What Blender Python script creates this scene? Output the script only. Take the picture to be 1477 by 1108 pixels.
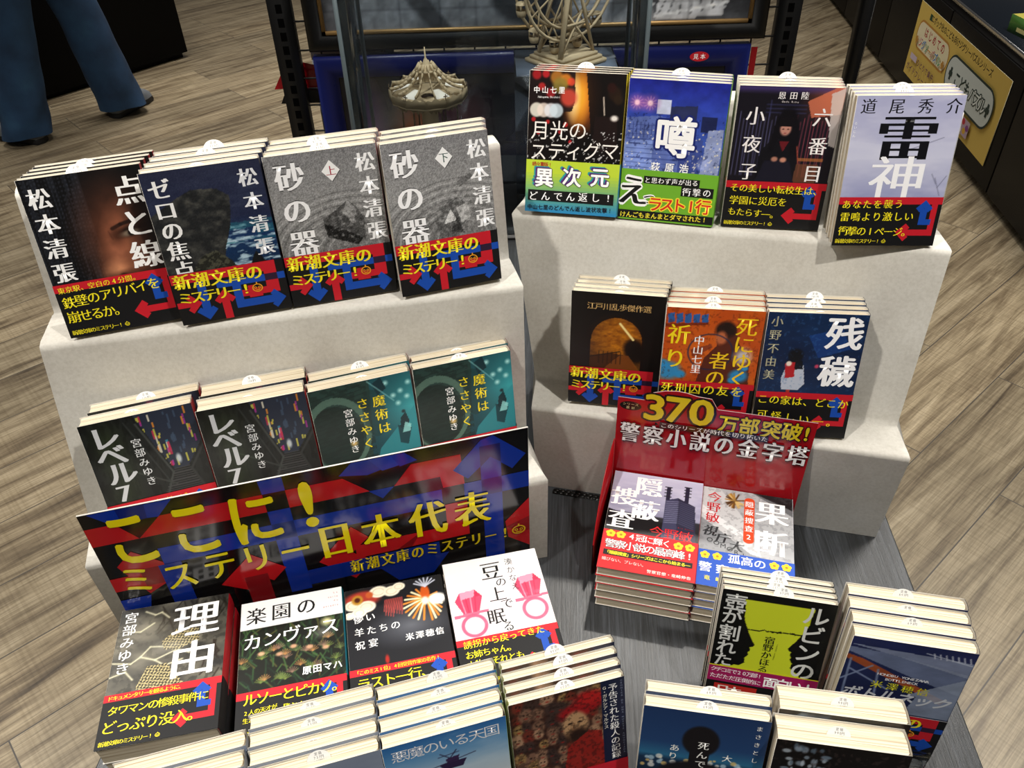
import bpy, math, random
import numpy as np
from mathutils import Matrix, Vector, geometry

# ------------------------------------------------------------------ camera, world, lights, exposure
sc = bpy.context.scene
COL = sc.collection
for o in list(bpy.data.objects):
    bpy.data.objects.remove(o)

cam_data = bpy.data.cameras.new('camera')
cam = bpy.data.objects.new('camera', cam_data)
COL.objects.link(cam)
cam_data.sensor_fit = 'HORIZONTAL'
cam_data.sensor_width = 36.0
cam_data.lens = 1189.03 / 1477 * 36
cam_data.clip_start = .02
cam.matrix_world = Matrix(((0.99952726, 0.0307451, 0, 0),
                           (-0.01941528, 0.63119326, -0.77538256, 0),
                           (-0.02383922, 0.77501601, 0.63149179, 1.5),
                           (0, 0, 0, 1)))
sc.camera = cam

world = bpy.data.worlds.new('store_ambient')
sc.world = world
world.use_nodes = True
world.node_tree.nodes['Background'].inputs[0].default_value = (1.0, .97, .93, 1)
world.node_tree.nodes['Background'].inputs[1].default_value = .07

sc.view_settings.view_transform = 'Standard'
sc.view_settings.look = 'None'
sc.view_settings.exposure = 0.0
sc.view_settings.gamma = 1.0
sc.view_settings.use_curve_mapping = False


def spot(name, loc, target, watts, size, blend=.4, radius=.04, col=(1, .95, .87)):
    l = bpy.data.lights.new(name, 'SPOT')
    l.energy, l.spot_size, l.spot_blend, l.shadow_soft_size, l.color = watts, math.radians(size), blend, radius, col
    o = bpy.data.objects.new(name, l)
    COL.objects.link(o)
    o.location = loc
    o.rotation_euler = (Vector(target) - Vector(loc)).to_track_quat('-Z', 'Y').to_euler()
    return o


def area(name, loc, target, watts, sx, sy, col=(1, .96, .9)):
    l = bpy.data.lights.new(name, 'AREA')
    l.energy, l.shape, l.size, l.size_y, l.color = watts, 'RECTANGLE', sx, sy, col
    l.spread = math.radians(110)
    o = bpy.data.objects.new(name, l)
    COL.objects.link(o)
    o.location = loc
    o.rotation_euler = (Vector(target) - Vector(loc)).to_track_quat('-Z', 'Y').to_euler()
    return o


spot('ceiling_spot_key', (.56, 1.62, 2.95), (.05, .50, .7), 116, 70, .5, .035)
spot('ceiling_spot_right', (.75, -.05, 2.95), (.22, .78, 1.05), 128, 52, .6, .04)
spot('ceiling_spot_left', (-.75, .0, 2.95), (-.12, .72, 1.05), 128, 52, .6, .04)
spot('added_rack_fill', (.1, .75, 2.95), (.05, 2.0, .95), 60, 50, .7, .05)  # added fill with no known fixture, brightens the rack's dim puzzle pictures
area('ceiling_panel_aisle', (-1.7, 4.3, 2.95), (-1.7, 4.3, 0), 40, 1.4, 1.4)
area('ceiling_panel_back', (.9, 4.6, 2.95), (.9, 4.6, 0), 26, 1.2, 1.2)
area('ceiling_panel_right', (1.9, 1.7, 2.95), (1.9, 1.7, 0), 46, 1.0, 1.4)
area('ceiling_panel_left', (-2.0, 1.1, 2.95), (-1.9, 1.1, 0), 42, .8, 1.2)

# ------------------------------------------------------------------ colours and materials
rng = np.random.default_rng(7)
random.seed(7)


def hx(h):
    h = h.lstrip('#')
    return np.array([int(h[i:i + 2], 16) / 255 for i in (0, 2, 4)])


def lin(c):
    c = np.clip(np.asarray(c, float), 0, 1)
    return np.where(c <= .04045, c / 12.92, ((c + .055) / 1.055) ** 2.4)


class NT:
    def __init__(s, name):
        s.m = bpy.data.materials.new(name)
        s.m.use_nodes = True
        s.t = s.m.node_tree
        s.b = s.t.nodes['Principled BSDF']
        s.out = s.t.nodes['Material Output']

    def n(s, kind, **kw):
        nd = s.t.nodes.new(kind)
        for k, v in kw.items():
            if hasattr(nd, k):
                setattr(nd, k, v)
            else:
                nd.inputs[k].default_value = v
        return nd

    def l(s, a, b):
        s.t.links.new(a, b)

    def ramp(s, stops):
        r = s.n('ShaderNodeValToRGB')
        e = r.color_ramp.elements
        while len(e) < len(stops):
            e.new(.5)
        for el, (p, c) in zip(e, stops):
            el.position = p
            el.color = (*lin(hx(c)), 1)
        return r


def plain(name, col, rough=.5, metal=0, spec=.5, bump=0, bscale=200):
    m = NT(name)
    m.b.inputs['Base Color'].default_value = (*lin(hx(col)), 1)
    m.b.inputs['Roughness'].default_value = rough
    m.b.inputs['Metallic'].default_value = metal
    m.b.inputs['Specular IOR Level'].default_value = spec
    tc = m.n('ShaderNodeTexCoord')
    ns = m.n('ShaderNodeTexNoise', Scale=bscale, Detail=4)
    m.l(tc.outputs['Object'], ns.inputs['Vector'])
    mr = m.n('ShaderNodeMapRange')
    mr.inputs['To Min'].default_value = max(rough - .06, .02)
    mr.inputs['To Max'].default_value = rough + .06
    m.l(ns.outputs[0], mr.inputs['Value'])
    m.l(mr.outputs[0], m.b.inputs['Roughness'])
    if bump:
        b = m.n('ShaderNodeBump', Strength=bump, Distance=.001)
        m.l(ns.outputs[0], b.inputs['Height'])
        m.l(b.outputs[0], m.b.inputs['Normal'])
    return m.m


def printed(name, rough, coat=0., spec=.5):
    m = NT(name)
    a = m.n('ShaderNodeAttribute', attribute_name='Col')
    m.l(a.outputs['Color'], m.b.inputs['Base Color'])
    m.b.inputs['Roughness'].default_value = rough
    m.b.inputs['Specular IOR Level'].default_value = spec
    m.b.inputs['Coat Weight'].default_value = coat
    m.b.inputs['Coat Roughness'].default_value = .12
    return m.m


M_print = printed('printed_cover_paper', .38, .05, .38)
M_obi = printed('printed_band_paper', .55, .0, .35)
M_gloss = printed('printed_glossy_board', .13, .2)
M_matte = printed('printed_matte_paper', .7, 0, .3)


def pages_mat():
    m = NT('cream_page_edges')
    tc = m.n('ShaderNodeTexCoord')
    mp = m.n('ShaderNodeMapping')
    mp.inputs['Scale'].default_value = (6, 620, 6)
    m.l(tc.outputs['Object'], mp.inputs[0])
    ns = m.n('ShaderNodeTexNoise', Scale=1.0, Detail=3, Roughness=.7)
    m.l(mp.outputs[0], ns.inputs['Vector'])
    r = m.ramp([(.30, '#97856a'), (.42, '#bfb096'), (.54, '#d3c8b1'), (.75, '#e0d7c3')])
    m.l(ns.outputs[0], r.inputs[0])
    m.l(r.outputs[0], m.b.inputs['Base Color'])
    m.b.inputs['Roughness'].default_value = .85
    m.b.inputs['Specular IOR Level'].default_value = .2
    b = m.n('ShaderNodeBump', Strength=.25, Distance=.0006)
    m.l(ns.outputs[0], b.inputs['Height'])
    m.l(b.outputs[0], m.b.inputs['Normal'])
    return m.m


def card_mat():
    m = NT('white_cardboard')
    tc = m.n('ShaderNodeTexCoord')
    n1 = m.n('ShaderNodeTexNoise', Scale=260, Detail=5, Roughness=.7)
    n2 = m.n('ShaderNodeTexNoise', Scale=9, Detail=5, Roughness=.6)
    n3 = m.n('ShaderNodeTexVoronoi', Scale=70)
    for q in (n1, n2, n3):
        m.l(tc.outputs['Object'], q.inputs['Vector'])
    r1 = m.ramp([(.3, '#bcb8b0'), (.5, '#c9c6be'), (.72, '#d2d0ca')])
    m.l(n2.outputs[0], r1.inputs[0])
    r2 = m.ramp([(0, '#8b857c'), (.035, '#d8d4cc'), (1, '#ffffff')])
    m.l(n3.outputs[0], r2.inputs[0])
    r3 = m.ramp([(.3, '#dcdad6'), (.6, '#ffffff')])
    m.l(n1.outputs[0], r3.inputs[0])
    mx = m.n('ShaderNodeMix', data_type='RGBA', blend_type='MULTIPLY')
    mx.inputs[0].default_value = .5
    m.l(r1.outputs[0], mx.inputs[6])
    m.l(r3.outputs[0], mx.inputs[7])
    m.l(mx.outputs[2], m.b.inputs['Base Color'])
    m.b.inputs['Roughness'].default_value = .8
    m.b.inputs['Specular IOR Level'].default_value = .25
    wv = m.n('ShaderNodeTexNoise', Scale=24, Detail=6, Roughness=.65)
    m.l(tc.outputs['Object'], wv.inputs['Vector'])
    b1 = m.n('ShaderNodeBump', Strength=.12, Distance=.003)
    m.l(wv.outputs[0], b1.inputs['Height'])
    b2 = m.n('ShaderNodeBump', Strength=.18, Distance=.0006)
    m.l(n1.outputs[0], b2.inputs['Height'])
    m.l(b1.outputs[0], b2.inputs['Normal'])
    m.l(b2.outputs[0], m.b.inputs['Normal'])
    return m.m


def table_mat():
    m = NT('dark_grey_woodgrain_laminate')
    tc = m.n('ShaderNodeTexCoord')
    mp = m.n('ShaderNodeMapping')
    mp.inputs['Scale'].default_value = (330, 9, 9)
    m.l(tc.outputs['Object'], mp.inputs[0])
    ns = m.n('ShaderNodeTexNoise', Scale=1.0, Detail=5, Roughness=.75, Distortion=.6)
    m.l(mp.outputs[0], ns.inputs['Vector'])
    mp2 = m.n('ShaderNodeMapping')
    mp2.inputs['Scale'].default_value = (26, 1.2, 1)
    m.l(tc.outputs['Object'], mp2.inputs[0])
    n2 = m.n('ShaderNodeTexNoise', Scale=1.0, Detail=4)
    m.l(mp2.outputs[0], n2.inputs['Vector'])
    ad = m.n('ShaderNodeMix', data_type='FLOAT')
    ad.inputs[0].default_value = .4
    m.l(ns.outputs[0], ad.inputs[2])
    m.l(n2.outputs[0], ad.inputs[3])
    r = m.ramp([(.3, '#0e0f10'), (.46, '#1f2123'), (.56, '#34373b'), (.72, '#50545a')])
    m.l(ad.outputs[0], r.inputs[0])
    m.l(r.outputs[0], m.b.inputs['Base Color'])
    m.b.inputs['Roughness'].default_value = .40
    m.b.inputs['Specular IOR Level'].default_value = .75
    b = m.n('ShaderNodeBump', Strength=.5, Distance=.0008)
    m.l(ns.outputs[0], b.inputs['Height'])
    m.l(b.outputs[0], m.b.inputs['Normal'])
    return m.m


def floor_mat():
    m = NT('taupe_wood_plank_floor')
    tc = m.n('ShaderNodeTexCoord')
    rot = m.n('ShaderNodeMapping')
    rot.inputs['Rotation'].default_value = (0, 0, math.radians(-41))
    rot.inputs['Location'].default_value = (.21, -.055, 0)
    m.l(tc.outputs['Object'], rot.inputs[0])
    br = m.n('ShaderNodeTexBrick', offset=.37)
    br.inputs['Scale'].default_value = 1
    br.inputs['Brick Width'].default_value = 1.22
    br.inputs['Row Height'].default_value = .2
    br.inputs['Mortar Size'].default_value = .0016
    br.inputs['Mortar Smooth'].default_value = .2
    br.inputs['Color1'].default_value = (0, 0, 0, 1)
    br.inputs['Color2'].default_value = (1, 1, 1, 1)
    br.inputs['Mortar'].default_value = (.5, .5, .5, 1)
    m.l(rot.outputs[0], br.inputs['Vector'])
    # grain: shift every plank by its own tone so that the figure breaks at the seams
    sh = m.n('ShaderNodeVectorMath', operation='MULTIPLY_ADD')
    m.l(br.outputs['Color'], sh.inputs[0])
    sh.inputs[1].default_value = (7, 3, 0)
    m.l(rot.outputs[0], sh.inputs[2])
    st = m.n('ShaderNodeMapping')
    st.inputs['Scale'].default_value = (1.6, 17, 1)
    m.l(sh.outputs[0], st.inputs[0])
    g1 = m.n('ShaderNodeTexNoise', Scale=1.0, Detail=6, Roughness=.62, Distortion=1.3)
    m.l(st.outputs[0], g1.inputs['Vector'])
    st2 = m.n('ShaderNodeMapping')
    st2.inputs['Scale'].default_value = (8, 230, 1)
    m.l(sh.outputs[0], st2.inputs[0])
    g2 = m.n('ShaderNodeTexNoise', Scale=1.0, Detail=4, Roughness=.6, Distortion=.5)
    m.l(st2.outputs[0], g2.inputs['Vector'])
    saw = m.n('ShaderNodeMapping')
    saw.inputs['Scale'].default_value = (150, 3.5, 1)
    m.l(sh.outputs[0], saw.inputs[0])
    g3 = m.n('ShaderNodeTexNoise', Scale=1.0, Detail=2, Roughness=.5)
    m.l(saw.outputs[0], g3.inputs['Vector'])
    r1 = m.ramp([(.27, '#473d31'), (.40, '#7b6f5c'), (.53, '#a0957f'), (.75, '#bcb29d')])
    m.l(g1.outputs[0], r1.inputs[0])
    r2 = m.ramp([(.3, '#a8a39c'), (.6, '#ffffff')])
    m.l(g2.outputs[0], r2.inputs[0])
    r3 = m.ramp([(.35, '#d5d0c8'), (.55, '#ffffff')])
    m.l(g3.outputs[0], r3.inputs[0])
    a = m.n('ShaderNodeMix', data_type='RGBA', blend_type='MULTIPLY')
    a.inputs[0].default_value = .75
    m.l(r1.outputs[0], a.inputs[6])
    m.l(r2.outputs[0], a.inputs[7])
    b = m.n('ShaderNodeMix', data_type='RGBA', blend_type='MULTIPLY')
    b.inputs[0].default_value = .45
    m.l(a.outputs[2], b.inputs[6])
    m.l(r3.outputs[0], b.inputs[7])
    tone = m.ramp([(0, '#cfc9be'), (.5, '#e6dfd3'), (1, '#f6eee0')])
    m.l(br.outputs['Color'], tone.inputs[0])
    c = m.n('ShaderNodeMix', data_type='RGBA', blend_type='MULTIPLY')
    c.inputs[0].default_value = .9
    m.l(b.outputs[2], c.inputs[6])
    m.l(tone.outputs[0], c.inputs[7])
    d = m.n('ShaderNodeMix', data_type='RGBA')
    m.l(br.outputs['Fac'], d.inputs[0])
    m.l(c.outputs[2], d.inputs[6])
    d.inputs[7].default_value = (.05, .042, .034, 1)
    m.l(d.outputs[2], m.b.inputs['Base Color'])
    m.b.inputs['Roughness'].default_value = .42
    bp = m.n('ShaderNodeBump', Strength=.25, Distance=.001)
    m.l(g2.outputs[0], bp.inputs['Height'])
    m.l(bp.outputs[0], m.b.inputs['Normal'])
    return m.m


def acrylic_mat(name, tint, gloss=.05):
    m = NT(name)
    tr = m.n('ShaderNodeBsdfTransparent')
    tr.inputs[0].default_value = (*tint, 1)
    gl = m.n('ShaderNodeBsdfGlossy', Roughness=.03)
    lw = m.n('ShaderNodeFresnel', IOR=1.35)
    mx = m.n('ShaderNodeMixShader')
    m.l(lw.outputs[0], mx.inputs[0])
    m.l(tr.outputs[0], mx.inputs[1])
    m.l(gl.outputs[0], mx.inputs[2])
    m.l(mx.outputs[0], m.out.inputs[0])
    return m.m


def denim_mat():
    m = NT('blue_denim')
    tc = m.n('ShaderNodeTexCoord')
    n1 = m.n('ShaderNodeTexNoise', Scale=7, Detail=5)
    n2 = m.n('ShaderNodeTexNoise', Scale=420, Detail=2)
    for q in (n1, n2):
        m.l(tc.outputs['Object'], q.inputs['Vector'])
    r = m.ramp([(.3, '#1c3450'), (.55, '#264668'), (.75, '#325879')])
    m.l(n1.outputs[0], r.inputs[0])
    m.l(r.outputs[0], m.b.inputs['Base Color'])
    m.b.inputs['Roughness'].default_value = .9
    b = m.n('ShaderNodeBump', Strength=.4, Distance=.001)
    m.l(n2.outputs[0], b.inputs['Height'])
    m.l(b.outputs[0], m.b.inputs['Normal'])
    return m.m


M_pages, M_card, M_table, M_floor = pages_mat(), card_mat(), table_mat(), floor_mat()
M_acrylic = acrylic_mat('clear_acrylic', (.90, .93, .95))
M_acrylic_edge = plain('acrylic_polished_edge', '#4c565a', .3)
M_denim = denim_mat()
M_blackmetal = plain('black_powder_coated_steel', '#0b0b0c', .45, 0, .4)
M_blacklam = plain('black_laminate', '#030303', .6, 0, .12)
M_browncab = plain('dark_brown_laminate', '#0c0907', .5, 0, .2)
M_blueframe = plain('blue_lacquered_wood', '#0a1450', .3)
M_blackframe = plain('black_lacquered_wood', '#060607', .4, 0, .3)
M_gold = plain('gold_moulding', '#b08d5a', .4, .6)
M_plywood = plain('laser_cut_plywood', '#b8a482', .75, 0, .3, .2, 90)
M_plydark = plain('charred_plywood_edge', '#5d4f3c', .8, 0, .2)
M_void = plain('slot_darkness', '#020202', .9, 0, .05)
M_plymid = plain('toned_plywood_rim', '#8c7c60', .8, 0, .2)
M_whiteply = plain('pale_paper_panel', '#e6e0d2', .8)
M_redcard = plain('red_glossy_card', '#a01018', .3)
M_chrome = plain('chrome_strip', '#c8c8c8', .2, 1)
M_wire = plain('black_wire', '#101010', .4)
M_shoe = plain('black_rubber_shoe', '#121214', .6)
M_shoegrey = plain('grey_suede', '#6a6f74', .85)
M_skin = plain('skin', '#c99a7c', .6)
M_knit = plain('dark_knitted_jumper', '#33363c', .95, 0, .2, .4, 300)
M_hair = plain('black_hair', '#14110f', .5)
M_glasstop = plain('dark_counter_glass', '#141a22', .12)
M_greywhite = plain('grey_white_panel', '#8f9296', .5)
M_cloth = plain('dark_purple_cloth', '#3a2430', .9)


# ------------------------------------------------------------------ mesh accumulator
class MB:
    def __init__(s):
        s.v, s.c, s.f, s.m, s.n = [], [], [], [], 0

    def add(s, v, f, col=(.8, .8, .8), mat=0):
        v = np.asarray(v, float).reshape(-1, 3)
        c = np.asarray(col, float)
        if c.ndim == 1:
            c = np.tile(c, (len(v), 1))
        s.v.append(v)
        s.c.append(c)
        if isinstance(f, np.ndarray):
            s.f.append(f + s.n)
            s.m.append(np.full(len(f), mat))
        else:
            for k in sorted({len(q) for q in f}):
                a = np.array([q for q in f if len(q) == k])
                s.f.append(a + s.n)
                s.m.append(np.full(len(a), mat))
        s.n += len(v)

    def box(s, x0, x1, y0, y1, z0, z1, col=(.8, .8, .8), mat=0):
        v = [(x, y, z) for z in (z0, z1) for y in (y0, y1) for x in (x0, x1)]
        s.add(v, [(0, 2, 3, 1), (4, 5, 7, 6), (0, 1, 5, 4), (2, 6, 7, 3), (0, 4, 6, 2), (1, 3, 7, 5)], col, mat)

    def bar(s, a, b, w, h=None, col=(.8, .8, .8), mat=0, up=(0, 0, 1)):
        a, b = np.array(a, float), np.array(b, float)
        h = h or w
        d = (b - a) / np.linalg.norm(b - a)
        u = np.array(up, float)
        if abs(d @ u) > .98:
            u = np.array((0, 1., 0))
        r = np.cross(d, u)
        r /= np.linalg.norm(r)
        u = np.cross(r, d)
        v = [p + r * sx * w / 2 + u * sy * h / 2 for p in (a, b) for sx, sy in ((-1, -1), (1, -1), (1, 1), (-1, 1))]
        s.add(v, [(0, 3, 2, 1), (4, 5, 6, 7), (0, 1, 5, 4), (1, 2, 6, 5), (2, 3, 7, 6), (3, 0, 4, 7)], col, mat)

    def lathe(s, c, prof, n=32, col=(.8, .8, .8), mat=0):
        v, f = [], []
        for r, z in prof:
            for k in range(n):
                t = 2 * math.pi * k / n
                v.append((c[0] + r * math.cos(t), c[1] + r * math.sin(t), c[2] + z))
        for i in range(len(prof) - 1):
            for k in range(n):
                f.append((i * n + k, i * n + (k + 1) % n, (i + 1) * n + (k + 1) % n, (i + 1) * n + k))
        s.add(v, f, col, mat)

    def tube(s, pts, r, n=8, col=(.8, .8, .8), mat=0, closed=False):
        pts = [np.array(p, float) for p in pts]
        N = len(pts)
        v, f = [], []
        for i, p in enumerate(pts):
            a = pts[(i - 1) % N] if (closed or i > 0) else p
            b = pts[(i + 1) % N] if (closed or i < N - 1) else p
            d = (b - a) / np.linalg.norm(b - a)
            u = np.array((0, 0, 1.)) if abs(d[2]) < .95 else np.array((0, 1., 0))
            q = np.cross(d, u)
            q /= np.linalg.norm(q)
            u = np.cross(q, d)
            rr = r[i] if hasattr(r, '__len__') else r
            for k in range(n):
                t = 2 * math.pi * k / n
                v.append(p + rr * (math.cos(t) * q + math.sin(t) * u))
        for i in range(N if closed else N - 1):
            for k in range(n):
                j = (i + 1) % N
                f.append((i * n + k, i * n + (k + 1) % n, j * n + (k + 1) % n, j * n + k))
        s.add(v, f, col, mat)
        if not closed:
            s.add(v[:n], [tuple(range(n))], col, mat)
            s.add(v[-n:], [tuple(range(n))], col, mat)

    def prism(s, pts, y0, y1, col=(.8, .8, .8), mat=0):
        """polygon in x,z extruded along y"""
        tri = geometry.tessellate_polygon([[Vector((x, z, 0)) for x, z in pts]])
        n = len(pts)
        v = [(x, y0, z) for x, z in pts] + [(x, y1, z) for x, z in pts]
        f = [tuple(t) for t in tri] + [tuple(n + i for i in t) for t in tri]
        s.add(v, f, col, mat)
        s.add(v, [(i, (i + 1) % n, n + (i + 1) % n, n + i) for i in range(n)], col, mat)

    def data(s, name, mats, smooth=False):
        me = bpy.data.meshes.new(name)
        v = np.concatenate(s.v)
        me.vertices.add(len(v))
        me.vertices.foreach_set('co', v.ravel())
        lt = np.concatenate([np.full(len(f), f.shape[1]) for f in s.f])
        me.loops.add(int(lt.sum()))
        me.loops.foreach_set('vertex_index', np.concatenate([f.ravel() for f in s.f]).astype(np.int32))
        me.polygons.add(len(lt))
        me.polygons.foreach_set('loop_start', np.concatenate([[0], np.cumsum(lt)[:-1]]).astype(np.int32))
        for m in (mats if isinstance(mats, (list, tuple)) else [mats]):
            me.materials.append(m)
        me.polygons.foreach_set('material_index', np.concatenate(s.m).astype(np.int32))
        me.update(calc_edges=True)
        ca = me.color_attributes.new('Col', 'FLOAT_COLOR', 'POINT')
        c = np.concatenate(s.c)
        ca.data.foreach_set('color', np.concatenate([c, np.ones((len(c), 1))], 1).ravel().astype(np.float32))
        me.validate()
        if smooth:
            me.polygons.foreach_set('use_smooth', np.ones(len(me.polygons), bool))
        return me

    def build(s, name, mats, parent=None, smooth=False):
        return link(name, s.data(name, mats, smooth), parent)


def link(name, me, parent=None):
    o = bpy.data.objects.new(name, me)
    COL.objects.link(o)
    if parent:
        o.parent = parent
    return o


def tag(o, label, cat, group=None, kind=None):
    if label:
        o['label'] = label
    if cat:
        o['category'] = cat
    if group:
        o['group'] = group
    if kind:
        o['kind'] = kind
    return o


def empty(name, loc=(0, 0, 0), rz=0):
    o = bpy.data.objects.new(name, None)
    o.empty_display_size = .05
    COL.objects.link(o)
    o.location = loc
    o.rotation_euler = (0, 0, rz)
    return o


def bevel(o, w, seg=2):
    b = o.modifiers.new('bevel', 'BEVEL')
    b.width, b.segments, b.limit_method = w, seg, 'ANGLE'
    return o


# ------------------------------------------------------------------ lettering
_G = {}


def glyph(ch, off):
    k = (ch, round(off, 3))
    if k not in _G:
        cu = bpy.data.curves.new('g', 'FONT')
        cu.body, cu.size, cu.resolution_u, cu.offset = ch, 1, 3, off
        ob = bpy.data.objects.new('g', cu)
        COL.objects.link(ob)
        ev = ob.evaluated_get(bpy.context.evaluated_depsgraph_get())
        me = ev.to_mesh()
        v = np.array([vv.co[:2] for vv in me.vertices]).reshape(-1, 2)
        f = [tuple(p.vertices) for p in me.polygons]
        ev.to_mesh_clear()
        bpy.data.objects.remove(ob)
        bpy.data.curves.remove(cu)
        if len(v):
            if ord(ch) < 0x2000:
                v = v - np.array([(v[:, 0].min() + v[:, 0].max()) / 2, .36])
            else:
                v = v - np.array([.5, .38])
        _G[k] = (v, f)
    return _G[k]


def fan(r, n=8):
    return [(r * math.cos(2 * math.pi * i / n), r * math.sin(2 * math.pi * i / n)) for i in range(n)] + [(0, 0)]


# weight of the lettering: (outline offset, shifted copies); thin crossbars and broad stems for the brush-cut print faces
STY = {'m': (-.007, [(-.02, 0), (0, 0), (.02, 0)]), 'M': (-.006, [(-.042, 0), (-.014, 0), (.014, 0), (.042, 0)]),
       'g': (0, [(-.014, -.014), (.014, -.014), (-.014, .014), (.014, .014)]), 'G': (0, fan(.024)), 'r': (0, [(0, 0)]),
       't': (-.008, [(0, 0)]), 'b': (0, fan(.016) + [(-.03, 0), (.03, 0)]), 'k': (-.004, [(-.024, -.008), (-.008, 0), (.008, 0), (.024, .008)])}


class Sheet(MB):
    """lettering and flat print in millimetres (x right, y down) laid on a plane of width w and height h"""

    def __init__(s, fx):
        super().__init__()
        s.fx = fx                       # maps (x mm, y mm, lift) arrays to local xyz
        s.k = 1

    def flat(s, xy, f, col):
        xy = np.asarray(xy, float)
        s.add(s.fx(xy[:, 0], xy[:, 1], s.k), f, lin(col))

    def poly(s, pts, col):
        tri = geometry.tessellate_polygon([[Vector((x, y, 0)) for x, y in pts]])
        s.flat(pts, [tuple(t) for t in tri], hx(col) if isinstance(col, str) else col)
        s.k += .25

    def rect(s, x0, y0, x1, y1, col):
        s.poly([(x0, y0), (x1, y0), (x1, y1), (x0, y1)], col)

    def ell(s, cx, cy, rx, ry, col, n=28, a0=0, a1=360):
        s.poly([(cx + rx * math.cos(math.radians(a0 + (a1 - a0) * i / n)), cy + ry * math.sin(math.radians(a0 + (a1 - a0) * i / n)))
                for i in range(n if a1 - a0 >= 360 else n + 1)], col)

    def ring(s, cx, cy, r0, r1, col, n=28, sx=1):
        p = [(cx + sx * r1 * math.cos(2 * math.pi * i / n), cy + r1 * math.sin(2 * math.pi * i / n)) for i in range(n)]
        q = [(cx + sx * r0 * math.cos(2 * math.pi * i / n), cy + r0 * math.sin(2 * math.pi * i / n)) for i in range(n)]
        s.flat(p + q, [(i, (i + 1) % n, n + (i + 1) % n, n + i) for i in range(n)], hx(col))

    def line(s, pts, w, col):
        for (x0, y0), (x1, y1) in zip(pts[:-1], pts[1:]):
            d = math.hypot(x1 - x0, y1 - y0) or 1
            nx, ny = -(y1 - y0) / d * w / 2, (x1 - x0) / d * w / 2
            s.flat([(x0 + nx, y0 + ny), (x1 + nx, y1 + ny), (x1 - nx, y1 - ny), (x0 - nx, y0 - ny)], [(0, 1, 2, 3)], hx(col))

    def text(s, st, x0, y0, x1=None, y1=None, size=10, col='#ffffff', sty='m', sx=1., out=None, skew=0, ang=0):
        """characters with their centres spread evenly from x0,y0 to x1,y1"""
        if x1 is None:
            x1, y1 = x0, y0
        if out:
            s.text(st, x0, y0, x1, y1, size, out[0], 'o%.3f' % out[1], sx, None, skew, ang)
        n = len(st)
        vert = abs(y1 - y0) > abs(x1 - x0) * 1.3
        off, sh = (0, fan(float(sty[1:]), 10)) if sty[0] == 'o' else STY[sty]
        for i, ch in enumerate(st):
            if ch == ' ':
                continue
            t = i / (n - 1) if n > 1 else 0
            cx, cy = x0 + (x1 - x0) * t, y0 + (y1 - y0) * t
            v, f = glyph(ch, off)
            if not len(v):
                continue
            v = v.copy()
            if vert and ch in 'ー―…':
                v = np.stack([-v[:, 1], -v[:, 0]], 1)
            if vert and ch in '、。':
                v = v + np.array([.6, .5])
            if skew:
                v[:, 0] += skew * v[:, 1]
            if ang:
                c_, s_ = math.cos(ang), math.sin(ang)
                v = v @ np.array([[c_, s_], [-s_, c_]])
            k0 = s.k
            for j, (d, e) in enumerate(sh):
                s.k = k0 + .16 * j
                s.flat(np.stack([cx + (v[:, 0] + d) * size * sx, cy - (v[:, 1] + e) * size], 1), f, hx(col))
            s.k = k0
        s.k += .16 * len(sh) + .1


# ------------------------------------------------------------------ printed pictures
def fbm(nx, ny, sx, sy, seed=0, octv=4):
    r = np.random.default_rng(seed)
    out = np.zeros((ny, nx))
    amp, tot = 1., 0
    for o in range(octv):
        cx, cy = max(2, int(nx / sx) + 2), max(2, int(ny / sy) + 2)
        g = r.random((cy + 1, cx + 1))
        u = np.linspace(0, cx - .001, nx) if sx > nx else np.arange(nx) / sx % cx
        v = np.arange(ny) / sy % cy
        iu, iv = u.astype(int), v.astype(int)
        fu, fv = u - iu, v - iv
        fu, fv = fu * fu * (3 - 2 * fu), fv * fv * (3 - 2 * fv)
        a = g[iv][:, iu] * (1 - fu) + g[iv][:, iu + 1] * fu
        b = g[iv + 1][:, iu] * (1 - fu) + g[iv + 1][:, iu + 1] * fu
        out += amp * (a * (1 - fv[:, None]) + b * fv[:, None])
        tot += amp
        amp *= .55
        sx, sy = max(1.01, sx / 2), max(1.01, sy / 2)
    return out / tot


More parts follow.
